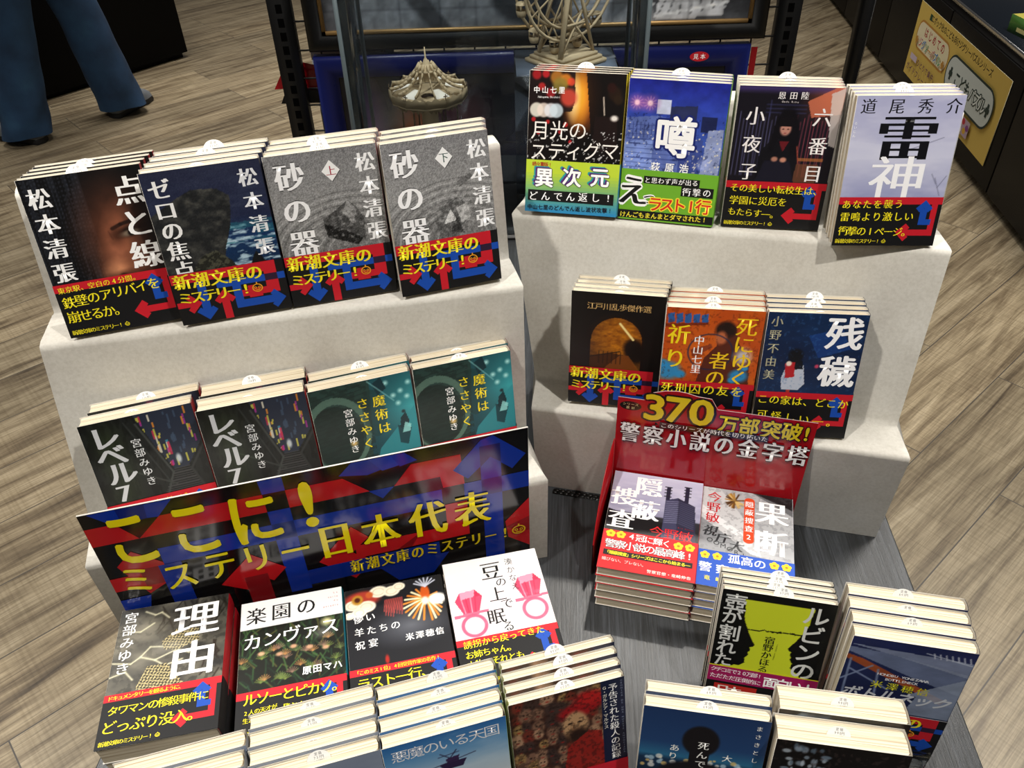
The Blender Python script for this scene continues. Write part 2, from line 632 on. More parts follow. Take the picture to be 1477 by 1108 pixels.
class Pic:
    def __init__(s, w=105, h=151, g=.8):
        s.w, s.h = w, h
        s.nx, s.ny = int(w / g) + 1, int(h / g) + 1
        s.x, s.y = np.meshgrid(np.linspace(0, w, s.nx), np.linspace(0, h, s.ny))
        s.g = w / (s.nx - 1)
        s.p = np.zeros((s.ny, s.nx, 3))

    def fill(s, c):
        s.p[:] = hx(c)

    def mix(s, m, c):
        m = np.clip(m, 0, 1)[..., None]
        s.p = s.p * (1 - m) + (hx(c) if isinstance(c, str) else c) * m

    def vg(s, *stops):
        ys = [a for a, _ in stops]
        cs = np.array([hx(c) for _, c in stops])
        for k in range(3):
            s.p[..., k] = np.interp(s.y, ys, cs[:, k])

    def noise(s, sx, sy=None, seed=0, o=4):
        sy = sy or sx
        return fbm(s.nx, s.ny, sx / s.g, sy / s.g, seed, o)

    def grain(s, amt, seed=1):
        s.p = np.clip(s.p + (np.random.default_rng(seed).random((s.ny, s.nx, 1)) - .5) * amt, 0, 1)

    def mul(s, m):
        s.p = np.clip(s.p * m[..., None], 0, 1)

    def poly(s, pts, c, a=1):
        ins = np.zeros(s.x.shape, bool)
        n = len(pts)
        for i in range(n):
            (x0, y0), (x1, y1) = pts[i], pts[(i + 1) % n]
            if y0 == y1:
                continue
            cr = ((y0 > s.y) != (y1 > s.y)) & (s.x < (x1 - x0) * (s.y - y0) / (y1 - y0) + x0)
            ins ^= cr
        s.mix(ins * a, c)
        return ins

    def ell(s, cx, cy, rx, ry, c, soft=.15, a=1, ang=0):
        t = math.radians(ang)
        dx, dy = s.x - cx, s.y - cy
        u, v = dx * math.cos(t) + dy * math.sin(t), -dx * math.sin(t) + dy * math.cos(t)
        d = np.sqrt((u / rx) ** 2 + (v / ry) ** 2)
        m = np.clip((1 + soft - d) / (2 * soft + 1e-6), 0, 1)
        s.mix(m * a, c)
        return m

    def line(s, pts, w, c, a=1):
        for (x0, y0), (x1, y1) in zip(pts[:-1], pts[1:]):
            l2 = (x1 - x0) ** 2 + (y1 - y0) ** 2 + 1e-9
            t = np.clip(((s.x - x0) * (x1 - x0) + (s.y - y0) * (y1 - y0)) / l2, 0, 1)
            d = np.hypot(s.x - x0 - t * (x1 - x0), s.y - y0 - t * (y1 - y0))
            s.mix(np.clip(w / 2 + .5 - d, 0, 1) * a, c)

    def rect(s, x0, y0, x1, y1, c, a=1):
        s.mix(((s.x >= x0) & (s.x <= x1) & (s.y >= y0) & (s.y <= y1)) * a, c)

    def into(s, mb, fx, mat=0):
        v = fx(s.x.ravel(), s.y.ravel(), 0)
        i = np.arange(s.nx * s.ny).reshape(s.ny, s.nx)
        f = np.stack([i[1:, :-1].ravel(), i[1:, 1:].ravel(), i[:-1, 1:].ravel(), i[:-1, :-1].ravel()], 1)
        mb.add(v, f, lin(s.p.reshape(-1, 3)), mat)


# ------------------------------------------------------------------ the covers: picture, lettering, paper band
Y = '#f0e01e'


def emblem(m, x, y, r, col=Y):
    m.ring(x, y, r * .78, r, col, 20, 1.15)
    m.line([(x, y - r), (x, y - r * 1.4)], r * .25, col)
    for d in (-.42, .42):
        m.ring(x + d * r, y - r * .05, r * .16, r * .3, col, 10)
    m.line([(x - r * .45, y + r * .5), (x + r * .45, y + r * .5)], r * .2, col)


def chevron(m, x, y, L, w, ang, col):
    """arrow head with its tip at x,y pointing along ang (degrees, 0 = right, 90 = down)"""
    c, s = math.cos(math.radians(ang)), math.sin(math.radians(ang))
    P = [(0, 0), (-L, -L), (-L - w * .7, -L + w * .7), (-w * 1.4, 0), (-L - w * .7, L - w * .7), (-L, L)]
    m.poly([(x + a * c - b * s, y + a * s + b * c) for a, b in P], col)


R_, B_, BB = '#c01626', '#0d46a8', '#1a1a45'


def obiA(m, y=98):
    m.rect(-.2, y, 105.2, 151, '#0b0b0e')
    m.rect(0, y, 98, y + 10, R_)
    m.rect(86, y + 10, 98, y + 33, R_)
    m.rect(62, y + 26, 86, y + 33, R_)
    m.rect(40, y + 13, 105, y + 20, B_)
    m.rect(86, y + 13, 98, y + 20, '#2a1430')
    m.rect(22, y + 10, 30, y + 44, B_)
    m.rect(54, y + 20, 62, y + 44, B_)
    m.rect(54, y + 36, 96, y + 44, B_)
    m.rect(0, y + 29, 17, y + 35, R_)
    m.rect(41, y + 28, 48.5, y + 53, R_)
    chevron(m, 23, y + 32, 10, 6, 0, R_)
    chevron(m, 44.8, y + 22, 10, 6, -90, R_)
    chevron(m, 26, y + 51, 10, 6, 90, B_)
    chevron(m, 102, y + 40, 10, 6, 0, B_)
    chevron(m, 68, y + 35, 9, 6, 135, R_)
    m.text('新潮文庫の', 10, y + 8, 77, y + 9.5, 16.5, Y, 'M')
    m.text('ミステリー!', 9, y + 25, 66, y + 25, 14, Y, 'M')
    emblem(m, 77, y + 26, 4.4, '#e59a1e')


def obiB(m, y, lines, blank=False):
    m.rect(-.2, y, 105.2, 151, '#0b0b0e')
    m.rect(-.2, y, 105.2, y + 7.5, R_)
    if not blank:
        m.rect(95, y + 7, 101, y + 35, R_)
        m.rect(68, y + 34, 101, y + 40.5, R_)
        m.rect(84.5, y + 12, 91.5, y + 29, B_)
        m.rect(84.5, y + 23, 97, y + 29, B_)
        chevron(m, 88, y + 3, 8.5, 6, -90, B_)
        chevron(m, 63, y + 37, 9.5, 6.5, 180, R_)
        m.text('新潮文庫のミステリー!', 5, 146, 47, 146, 5.2, Y, 'm')
        emblem(m, 53, 146.3, 1.9, Y)
    for a in lines:
        m.text(*a)


D = {}


def design(key, **k):
    D[key] = k


# --- man's eye
def p_ten(p):
    p.fill('#0a0a0c')
    g = p.noise(3, 60, 2)
    p.mix((p.x < 52) * (g > .5) * .5, '#262a33')
    p.mix((p.x < 50) * (np.sin(p.x * 2.2) > .2) * (np.sin(p.y * 1.6 + g * 9) > .1) * .35, '#454a58')
    p.ell(72, 66, 30, 46, '#5a3222', .6)
    p.ell(66, 78, 11, 32, '#a8664a', .8, .9, 14)
    p.ell(62, 94, 9, 8, '#c88860', .9, .9)
    p.ell(86, 84, 13, 18, '#7d4a34', .8, .9)
    p.ell(70, 100, 8, 5, '#7a4630', .6, .8)
    p.ell(80, 58, 12, 4.5, '#1c0f0a', .6, 1, -8)
    p.ell(80, 60, 9, 2.6, '#7a6a5a', .4, 1, -8)
    p.ell(81, 60, 2.7, 2.7, '#120a08', .3)
    p.line([(66, 54), (74, 51), (94, 47)], 3.4, '#1a0e0a', .85)
    p.ell(68, 62, 5, 8, '#3a1e14', .8, .7)
    p.line([(62, 56), (64, 64)], .9, '#3a1e14', .5)
    p.ell(64, 98, 3, 1.6, '#2a120c', .5, .8)
    p.ell(70, 104, 20, 7, '#3a1c14', .7)
    p.ell(104, 70, 16, 60, '#08080a', .8, .8)
    p.mul(.85 + .3 * p.noise(9, 9, 5))


design('ten', pic=p_ten, base='#0c0c0e', spine='#7d1620', obi=98, txt=[('松本清張', 14.4, 18.1, 14, 87, 20, '#f2f2f2', 'M'), ('点と線', 89.5, 21.5, 88.5, 82, 28, '#f4f4f4', 'M')],
       band=lambda m: obiB(m, 98, [('東京駅、空白の4分間。', 6, 103.5, 73.5, 102, 6.6, Y, 'm'), ('鉄壁のアリバイを', 9, 116, 87, 111, 12.2, Y, 'm'), ('崩せるか。', 9, 130.4, 51, 130.4, 12.4, Y, 'm')]))


# --- sea cliff
def p_zero(p):
    p.vg((0, '#262a40'), (50, '#1d2440'), (70, '#12305a'), (110, '#0b2440'))
    p.mix((p.y < 60) * np.clip(p.noise(30, 8, 3) * 2 - .8, 0, 1) * .5, '#3a4258')
    w = p.noise(12, 3, 4)
    p.mix((p.y > 58) * (w > .56) * (w - .5) * 5, '#a9c4d4')
    p.mix((p.y > 56) * (p.y < 76) * (p.noise(20, 4, 9) > .5) * .5, '#1f6a78')
    c = p.noise(7, 5, 6)
    e = [(22, 28), (40, 20), (62, 22), (72, 30), (70, 44), (66, 60), (58, 78), (52, 100), (0, 110), (0, 40)]
    m = p.poly(e, '#1e2022')
    p.mix(m * np.clip((c - .4) * 2.2, 0, 1), '#4a4a46')
    m = p.poly([(20, 100), (34, 84), (48, 80), (60, 92), (70, 110), (20, 110)], '#23241f')
    p.mix(m * (p.noise(4, 3, 8) > .52) * .6, '#5c5c4c')
    m = p.poly([(72, 108), (80, 92), (84, 86), (90, 96), (98, 108)], '#121416')
    p.grain(.05)


design('zero', pic=p_zero, base='#1c2238', spine='#12142a', obi=98, txt=[('ゼロの焦点', 14.3, 15.8, 15.4, 94.7, 20, '#f4f4f4', 'M'), ('松本清張', 92, 15.7, 93, 83, 18, '#e4e6ea', 'M')], band=obiA)


# --- grey sand, two volumes
def p_suna(seed):
    def f(p):
        p.vg((0, '#7b7b7d'), (50, '#8b8b8b'), (110, '#6a6a6a'))
        for i in range(14):
            r = 26 + i * 4.8
            p.mix(np.clip(1.2 - np.abs(np.hypot(p.x - 70, (p.y - 100) * 1.5) - r), 0, 1) * .6, '#4c4c4c' if i % 2 else '#b9b9b9')
        n = p.noise(3.2, 2.6, seed)
        if seed % 2:
            p.poly([(44, 66), (58, 58), (70, 50), (78, 58), (84, 70), (82, 92), (60, 86), (46, 80)], '#4a4a4a')
            p.poly([(44, 70), (66, 80), (80, 90), (74, 96), (46, 84)], '#161616')
            p.poly([(70, 50), (78, 60), (72, 74), (64, 62)], '#8a8a8a')
        else:
            for q, c in (([(44, 80), (58, 62), (72, 60), (80, 76), (66, 98), (48, 98)], '#5a5a5a'), ([(52, 84), (60, 70), (66, 82)], '#d0d0d0'), ([(66, 70), (78, 66), (80, 80), (70, 86)], '#b4b4b4'),
                         ([(58, 92), (66, 78), (72, 96)], '#2c2c2c'), ([(70, 44), (84, 38), (86, 42), (72, 50)], '#5f5f5f')):
                p.poly(q, c)
        dist = np.clip(1.3 - np.hypot(p.x - 64, (p.y - 76) * 1.1) / 34, 0, 1)
        p.mix((n > .5) * (n - .48) * 1.8 * dist, '#2a2a2a')
        p.mix((n < .44) * (.46 - n) * 2.2 * dist, '#c4c4c4')
        p.grain(.22, seed)
    return f


def diamond(ch, x, y, col):
    def f(m):
        m.poly([(x, y - 9.6), (x + 9, y + .6), (x + .6, y + 10.4), (x - 8.4, y + .8)], '#3a3a3a')
        m.poly([(x, y - 10), (x + 8.6, y), (x, y + 10), (x - 8.6, y)], '#f1f1f1')
        m.text(ch, x, y, size=10, col=col, sty='m')
    return f


for k, sd, ch, c in (('suna1', 11, '上', '#a01830'), ('suna2', 12, '下', '#123a30')):
    design(k, pic=p_suna(sd), base='#808080', spine='#8e1a24', obi=98, extra=diamond(ch, 59.5, 20, c),
           txt=[('砂の器', 21, 21, 22.5, 86, 28, '#f4f4f6', 'M', 1, ('#3a3a3a', .03)), ('松本清張', 92.5, 16, 94.5, 84, 19.4, '#f4f4f6', 'M')], band=obiA)


# --- blurred orange lights
def p_gekko(p):
    p.fill('#0b0808')
    p.ell(58, 26, 14, 26, '#d8691e', .7)
    p.ell(56, 26, 9, 21, '#f0a830', .6)
    p.ell(49, 26, 5, 16, '#ffe9b0', .9)
    p.poly([(0, 0), (50, 0), (51, 30), (48, 40), (0, 46)], '#1a0f10', .9)
    for x, y, r, c in ((8, 4, 5, '#b01c22'), (18, 3, 4, '#c8242a'), (30, 6, 7, '#b8762a'), (40, 8, 6, '#e0862a'), (34, 14, 8, '#8a7a34'), (46, 10, 4, '#e84a30'), (44, 26, 9, '#d84a3a'), (24, 22, 5, '#a02026'),
                       (14, 16, 4, '#c02a2a'), (94, 20, 7, '#a8642c'), (90, 14, 5, '#c03a28'), (98, 26, 5, '#b8823a'), (6, 50, 2.4, '#c8242a'), (22, 52, 2.2, '#d02a2a'), (42, 54, 2.6, '#d02a2a'), (36, 62, 2, '#b8242a'),
                       (48, 72, 2, '#c8242a'), (96, 70, 2.6, '#b02024'), (12, 64, 2, '#c8242a')):
        p.ell(x, y, r, r, c, .25, .85)
    for x, c in ((9, '#f2efe0'), (17, '#ecdcd0'), (25, '#e6e6ec'), (31, '#cfe0ea')):
        p.ell(x, 40, 7.5, 7.5, c, .12, .85)
    p.poly([(62, 0), (105, 0), (105, 90), (78, 90), (70, 60), (66, 30)], '#100a09', .85)
    p.poly([(74, 44), (98, 44), (100, 80), (72, 80)], '#1c1110')
    p.line([(82, 24), (84, 42)], 1.2, '#d8c8b8')
    p.ell(95, 45, 4, 3, '#e6e0d8', .4)
    p.mix((p.noise(2, 2, 4) > .72) * (p.y > 60) * .8, '#e8e8e8')


def b_gekko(m):
    m.rect(-.2, 93, 105.2, 151, '#bcd437')
    for i in range(14):
        t = i / 13
        m.rect(-.2, 104 + i * 3.35, 105.2, 107.4 + i * 3.35, tuple(hx('#bcd437') * (1 - t) + hx('#2c86b8') * t))
    m.text('続々重版!', 9, 97.5, 27, 97.5, 5.2, '#a81c20', 'g')
    for d, c in ((-3.2, '#1f9a9c'), (-1.6, '#5a2a78'), (0, '#0c0c14')):
        m.text('異次元', 21 + d, 112 + d * .6, 84 + d, 108 + d * .6, 22, c, 'o.05')
    m.text('異次元', 21, 112, 84, 108, 22, '#ffffff', 'G')
    m.rect(3, 126, 101, 138, '#0c0c0c')
    m.text('どんでん返し!', 9, 133, 95, 130, 11, '#ffffff', 'm')
    m.text('中山七里のどんでん返し波状攻撃!', 5.5, 145.6, 98, 144, 6, '#0a0a20', 'g')


design('gekko', pic=p_gekko, base='#140c0c', spine='#c9b820', obi=93, band=b_gekko,
       txt=[('中山七里', 8.5, 19.5, 36, 18.8, 7.4, '#ffffff', 'g'), ('Nakayama Shichiri', 11, 26.5, 34, 26, 3, '#ffffff', 'r'), ('月光の', 14, 61, 56, 59.5, 21.5, '#f4f0ea', 'r'), ('スティグマ', 13, 84, 93, 79, 20.5, '#f4f0ea', 'r')])


# --- blue night city
def p_uwasa(p):
    p.vg((0, '#1d2484'), (25, '#2c3ea2'), (60, '#3a56b0'), (95, '#2a3f8a'))
    n = p.noise(3, 3, 3)
    for q, c in (([(46, 26), (74, 24), (74, 44), (46, 44)], '#2a3158'), ([(0, 40), (34, 36), (70, 44), (70, 95), (0, 95)], '#5a6cae'), ([(80, 34), (96, 34), (96, 50), (80, 50)], '#1d2550'),
                 ([(88, 48), (104, 46), (104, 95), (84, 95)], '#8f9cc8'), ([(0, 66), (30, 60), (32, 95), (0, 95)], '#7a90d0'), ([(32, 20), (46, 20), (46, 34), (32, 34)], '#c9d0ea'), ([(60, 60), (84, 58), (84, 95), (60, 95)], '#3a4a90')):
        p.poly(q, c)
    for y in range(46, 94, 5):
        p.rect(2, y, 58, y + 1, '#38488c', .7)
    for x in range(4, 60, 4):
        p.rect(x, 44, x + .8, 60, '#2a3470', .8)
    p.mix((n > .74) * (p.y > 40) * .8, '#e8e2d0')
    p.mix((n < .32) * (p.y > 34) * .5, '#141c48')
    for i in range(40):
        x, y = 60 + (i * 37 % 44), 50 + (i * 23 % 42)
        p.rect(x, y, x + 1.6, y + 1.2, '#e8e0c0' if i % 3 else '#5a70c0', .8)
    for x, c in ((10, '#ffd6e2'), (24, '#ffe6ea')):
        p.ell(x, 24, 7, 6, '#c86aa8', .9, .7)
        p.ell(x, 24, 2.6, 2.6, c, .4)
        for a in range(0, 180, 30):
            p.line([(x - 7 * math.cos(math.radians(a)), 24 - 7 * math.sin(math.radians(a))), (x + 7 * math.cos(math.radians(a)), 24 + 7 * math.sin(math.radians(a)))], .5, '#f0b4d0', .6)
    p.ell(86, 84, 6, 6, '#9aa6d8', .15, .5)
    p.mul(.8 + .4 * p.noise(10, 8, 4))


def b_uwasa(m):
    m.rect(-.2, 94, 105.2, 151, '#6fae2e')
    m.text('え', 14, 117.6, size=36, col='#101010', sty='M', out=('#ffffff', .075))
    m.text('っ', 33, 124, size=17, col='#101010', sty='M', out=('#ffffff', .075))
    m.rect(25, 100.5, 86, 108.6, '#101010')
    m.text('と思わず声が出る', 29.3, 105, 81, 104, 7, '#ffffff', 'm')
    m.rect(67, 108.8, 102, 119.5, '#101010')
    m.text('衝撃の', 73, 114.5, 95, 113.8, 9.5, '#ffffff', 'm')
    m.rect(-.2, 140, 105.2, 149, '#101010')
    m.text('ラスト1行', 40, 131, 93, 129.5, 17.5, '#d8281e', 'g', out=('#f4e23a', .09))
    m.text('けんごもまんまとダマされた!', 5, 145.4, 96, 143.6, 7, '#f2e23c', 'g')


design('uwasa', pic=p_uwasa, base='#232c8c', spine='#5f9a2a', obi=94, band=b_uwasa, txt=[('噂', 54, 57, 54, 57, 45, '#ffffff', 'G', 1, ('#1c2870', .075)), ('荻原浩', 36, 90, 67, 89.6, 10.6, '#ffffff', 'g')])


# --- schoolgirl
def p_roku(p):
    p.fill('#16131c')
    p.mix(np.clip((p.x - 60) / 50, 0, 1) * np.clip(1 - p.y / 40, 0, 1), '#e8744a')
    p.mix(np.clip(1 - np.abs(p.y - 2) / 6, 0, 1) * .8, '#4a3a7a')
    p.poly([(70, 14), (96, 0), (105, 0), (105, 26), (76, 30)], '#e07a58', .8)
    p.poly([(92, 6), (105, 0), (105, 60), (98, 58)], '#d8d0cc', .8)
    for i in range(26):
        x = 5 + i * 3.6
        p.line([(x, 26 + (i * 7 % 11)), (x - 2 + (i % 3), 92)], .7, '#6a6a9a' if x < 60 else '#a84a5a', .8)
    for y in (18, 22, 26):
        p.line([(30, y), (70, y)], .5, '#44487a')
    p.line([(34, 14), (34, 30)], .8, '#3a3d6a')
    p.rect(60, 78, 92, 98, '#7a4a30', .7)
    p.rect(62, 72, 96, 75, '#b8703a', .7)
    p.poly([(28, 96), (30, 66), (38, 56), (46, 54), (56, 54), (66, 60), (70, 72), (68, 98)], '#100f16')
    p.poly([(30, 96), (36, 76), (62, 76), (70, 100), (28, 100)], '#191826')
    p.ell(53, 39, 12, 18, '#0c0a10', .15)
    p.poly([(41, 38), (66, 38), (69, 68), (60, 72), (58, 50), (46, 50), (43, 66), (38, 66)], '#0d0b12')
    p.ell(52.5, 42, 5.6, 7, '#c08878', .2)
    p.poly([(45, 30), (61, 30), (60, 40), (46, 40)], '#0e0b11')
    for x in (50, 55):
        p.ell(x, 42.5, 1.1, .7, '#1a0c10', .3)
    p.ell(52.5, 46.5, 1.3, .6, '#8a2a34', .3)
    p.poly([(48, 55), (58, 55), (53, 66)], '#7a1c24', .8)
    p.ell(46, 74, 3.4, 2.6, '#b07a68', .3)
    p.ell(55, 74.5, 3.4, 2.6, '#c88a74', .3)
    p.line([(67, 60), (71, 78)], 1, '#d8604a', .8)


design('roku', pic=p_roku, base='#1c1824', spine='#8c8f9c', obi=98.5,
       txt=[('恩田陸', 43.4, 8.8, 66, 8.4, 8, '#f4f0f0', 'm'), ('Onda Riku', 45, 14.8, 60, 14.8, 2.6, '#f0e8e8', 'r'), ('小夜子', 20, 29.6, 20.5, 88, 20, '#f6f2f2', 'm'), ('六番目', 87.5, 29.5, 88, 88, 20, '#f6f2f2', 'm')],
       band=lambda m: obiB(m, 98.5, [('その美しい転校生は、', 9, 106, 97, 107, 9.8, Y, 'm'), ('学園に災厄を', 10.5, 120, 62, 120.4, 10.4, Y, 'm'), ('もたらす―。', 10, 133, 56, 135, 9.6, Y, 'm')]))


# --- lavender
def p_rai(p):
    p.vg((0, '#a9abcc'), (40, '#b4b6d4'), (60, '#c4c6de'), (100, '#9498c0'))
    p.mix(np.clip(p.noise(40, 14, 3) * 2 - .8, 0, 1) * .5, '#e2e2ee')
    p.poly([(0, 42), (40, 48), (105, 44), (105, 60), (0, 62)], '#d0d2e6', .35)
    p.line([(60, 52), (92, 40)], .4, '#5a5c7a')
    for a in ((100, 98, 92, 80), (96, 90, 103, 78), (94, 86, 88, 76)):
        p.line([a[:2], a[2:]], .4, '#5a5c74')


design('rai', pic=p_rai, base='#b0b2d0', spine='#3a5aa8', obi=99.5,
       txt=[('道尾秀介', 12.7, 10, 95, 10, 15.5, '#16161e', 'm'), ('雷', 55.5, 40, 55.5, 40, 48, '#0c0c12', 'M', 1.28), ('神', 54, 80, 54, 80, 48, '#f8f8fc', 'm', 1.22), ('らいじん', 3, 26, 3, 38, 3.2, '#ffffff', 'r')],
       band=lambda m: obiB(m, 99.5, [('あなたを襲う', 8, 107, 61, 106.5, 9.6, Y, 'm'), ('雷鳴より激しい', 8.4, 120, 74, 119.5, 10.2, Y, 'm'), ('衝撃の1ページ。', 9.3, 135, 75, 136, 10.6, Y, 'm')]))


# --- brick tunnel
def p_edo(p):
    p.fill('#0c0a09')
    p.ell(52, 62, 32, 34, '#1a0f08', .1)
    m = ((np.hypot((p.x - 53) / 29, (p.y - 62) / 31) < 1) | ((np.abs(p.x - 53) < 29) & (p.y > 62))) & (p.y < 100)
    n = p.noise(5, 2.5, 3)
    c = (hx('#6a3206') * (1 - n[..., None]) + hx('#e08e18') * n[..., None])
    p.mix(m * np.clip(1.25 - np.hypot(p.x - 60, p.y - 56) / 60, .3, 1), c)
    p.ell(73, 70, 11, 13, '#140a05', .25)
    p.ell(77, 78, 10, 12, '#0c0705', .3)
    p.poly([(24, 100), (24, 84), (50, 78), (66, 80), (80, 100)], '#3a1c08', .85)
    p.poly([(40, 100), (58, 80), (68, 80), (82, 100)], '#8a4a14', .7)
    p.line([(56, 38), (72, 58)], 2.6, '#ffe89a')
    for x in range(34, 60, 5):
        p.line([(x, 76), (x, 92)], .7, '#120a06')
    p.line([(24, 84), (58, 75)], 1.2, '#120a06')
    p.rect(18, 46, 24, 74, '#0c0806', .9)


design('edo', pic=p_edo, base='#100d0c', spine='#0e0e10', obi=99, txt=[('江戸川乱歩傑作選', 22.4, 17.2, 85, 17.3, 9.4, '#c8a468', 'm')], band=lambda m: obiA(m, 99))


# --- orange
def p_shini(p):
    p.fill('#b8480f')
    p.mix(np.clip(p.noise(22, 22, 2) * 1.6 - .5, 0, 1) * .6, '#e0761c')
    for i in range(5):
        p.poly([(2 + i * 9, 8 + i * 0), (9 + i * 9, 6), (10 + i * 9, 17), (3 + i * 9, 19)], '#2a5a9a')
    p.poly([(0, 20), (46, 16), (46, 19), (0, 24)], '#7a2a0c')
    p.poly([(56, 22), (66, 16), (76, 20), (82, 40), (96, 60), (98, 90), (40, 90), (46, 60), (58, 44)], '#4a1c12', .9)
    p.ell(66, 24, 11, 10, '#1c0c08', .2)
    p.ell(62, 34, 6, 8, '#b8643c', .3)
    p.poly([(30, 50), (52, 42), (54, 46), (34, 60)], '#8a3a1c')
    p.mix(np.clip(1.2 - np.abs(np.hypot((p.x - 52) / 1.1, p.y - 52) - 22), 0, 1) * .9, '#16264a')
    p.ell(88, 56, 9, 10, '#d8dce4', .5, .8)
    for x, y, r in ((8, 78, 14), (0, 70, 8), (86, 80, 10), (92, 70, 4), (22, 82, 6), (80, 86, 5)):
        p.ell(x, y, r, r * .8, '#2a8ac4', .3, .95)
    p.mix((p.noise(3, 3, 8) > .62) * .35, '#501806')


design('shini', pic=p_shini, base='#c0560f', spine='#b04a10', obi=90,
       txt=[('死にゆく', 87.5, 19, 87, 84, 24, '#f2c818', 'm'), ('者の', 63, 62, 61, 84, 23, '#f2c818', 'm'), ('祈り', 16, 32, 14.6, 62, 26, '#f2d818', 'm'), ('中山七里', 38.6, 38, 38.3, 74, 12, '#ffffff', 'm')],
       band=lambda m: obiB(m, 90, [('死刑囚の友を', 9, 99, 87, 100, 14, Y, 'm')]))


# --- navy
def p_zan(p):
    p.vg((0, '#0e2548'), (60, '#0c1c3c'), (95, '#10284c'))
    p.mix(np.clip(p.noise(24, 10, 2) * 2 - 1, 0, 1) * .5, '#1c4070')
    p.poly([(46, 26), (80, 16), (92, 40), (60, 52)], '#16408c', .6)
    p.ell(36, 50, 8, 8, '#0a0c14', .2)
    p.poly([(28, 62), (36, 56), (46, 62), (50, 84), (44, 92), (26, 92), (24, 78)], '#b8c0d0')
    p.poly([(28, 56), (44, 56), (46, 66), (28, 68)], '#0c0e18')
    p.poly([(26, 60), (36, 58), (38, 76), (28, 78)], '#b02028')
    p.ell(30, 60, 3, 3, '#e8d8c8', .2)
    p.poly([(32, 92), (36, 92), (35, 96), (32, 96)], '#a83028')
    p.mix((p.noise(3, 3, 6) > .68) * .3, '#3a68a0')
    p.ell(60, 62, 2.2, 2.2, '#c04060', .4)


design('zan', pic=p_zan, base='#0f2446', spine='#1a2c50', obi=95,
       txt=[('残穢', 83, 22, 82.5, 67, 40, '#f8f8fa', 'b'), ('小野不由美', 10.5, 10.5, 10.2, 74, 13, '#a8a488', 'm')],
       band=lambda m: obiB(m, 95, [('この家は、どこか', 8, 104.5, 96, 107, 12.2, Y, 'm'), ('可怪しい―。', 10, 124, 88, 131, 12.2, Y, 'm')]))


# --- neon street above stairs
def p_lev(p):
    p.fill('#0c0e0d')
    n = p.noise(4, 14, 3)
    p.mix((n > .5) * .35, '#2c302f')
    sky = p.poly([(50, 0), (105, 0), (105, 40), (86, 66), (72, 66), (62, 40)], '#232a3a')
    rr = np.random.default_rng(5)
    for i in range(70):
        x, y = 52 + rr.random() * 50, rr.random() * 60
        if 76 < x < 90 and y < 44:
            c = '#3a4a60'
        else:
            c = ['#c02a4a', '#d8862a', '#c8c04a', '#3a8aa8', '#a02a8a', '#e0d8c0'][rr.integers(6)]
        h = 3 + rr.random() * 7
        q = [(x, y), (x + 2.2, y), (x + 2.2, y + h), (x, y + h)]
        ins = p.x * 0
        m = ((p.x > x) & (p.x < x + 1.8) & (p.y > y) & (p.y < y + h)) & sky
        p.mix(m * .8, c)
    for i in range(11):
        y = 66 + i * 2.7
        p.poly([(72 - i * 1.6, y), (87 + i * .8, y), (87 + i * .8, y + 1.1), (72 - i * 1.6, y + 1.1)], '#3a3a3c')
    p.line([(50, 10), (70, 70), (58, 96)], 2, '#3a3d3c')
    p.line([(40, 6), (66, 84)], 1.4, '#2c302f')
    p.line([(20, 50), (70, 84)], 1.6, '#343836')
    p.line([(105, 46), (88, 70), (96, 96)], 2.4, '#2a2c2c')
    p.ell(79, 56, 2.4, 5, '#b8c0c4', .4)
    for x, y in ((22, 20), (22, 40), (26, 60), (22, 84)):
        p.ell(x, y, 12, 12, '#2c3a1c', .9, .5)


design('lev', pic=p_lev, base='#121413', spine='#9a1c26', obi=92,
       txt=[('レ', 20, 17, 20, 17, 29, '#c6c8cc', 'M'), ('ベ', 20.5, 37.5, 20.5, 37.5, 29, '#c6c8cc', 'M'), ('ル', 24, 58, 24, 58, 29, '#c6c8cc', 'M'), ('7', 20, 81, 20, 81, 26, '#c6c8cc', 'M'), ('宮部みゆき', 45.6, 29.7, 47.5, 74, 10.2, '#d8dadc', 'm')],
       band=lambda m: obiB(m, 92, [('二つの事件が', 11, 100, 71, 101, 10.5, '#e8c41e', 'm')]))


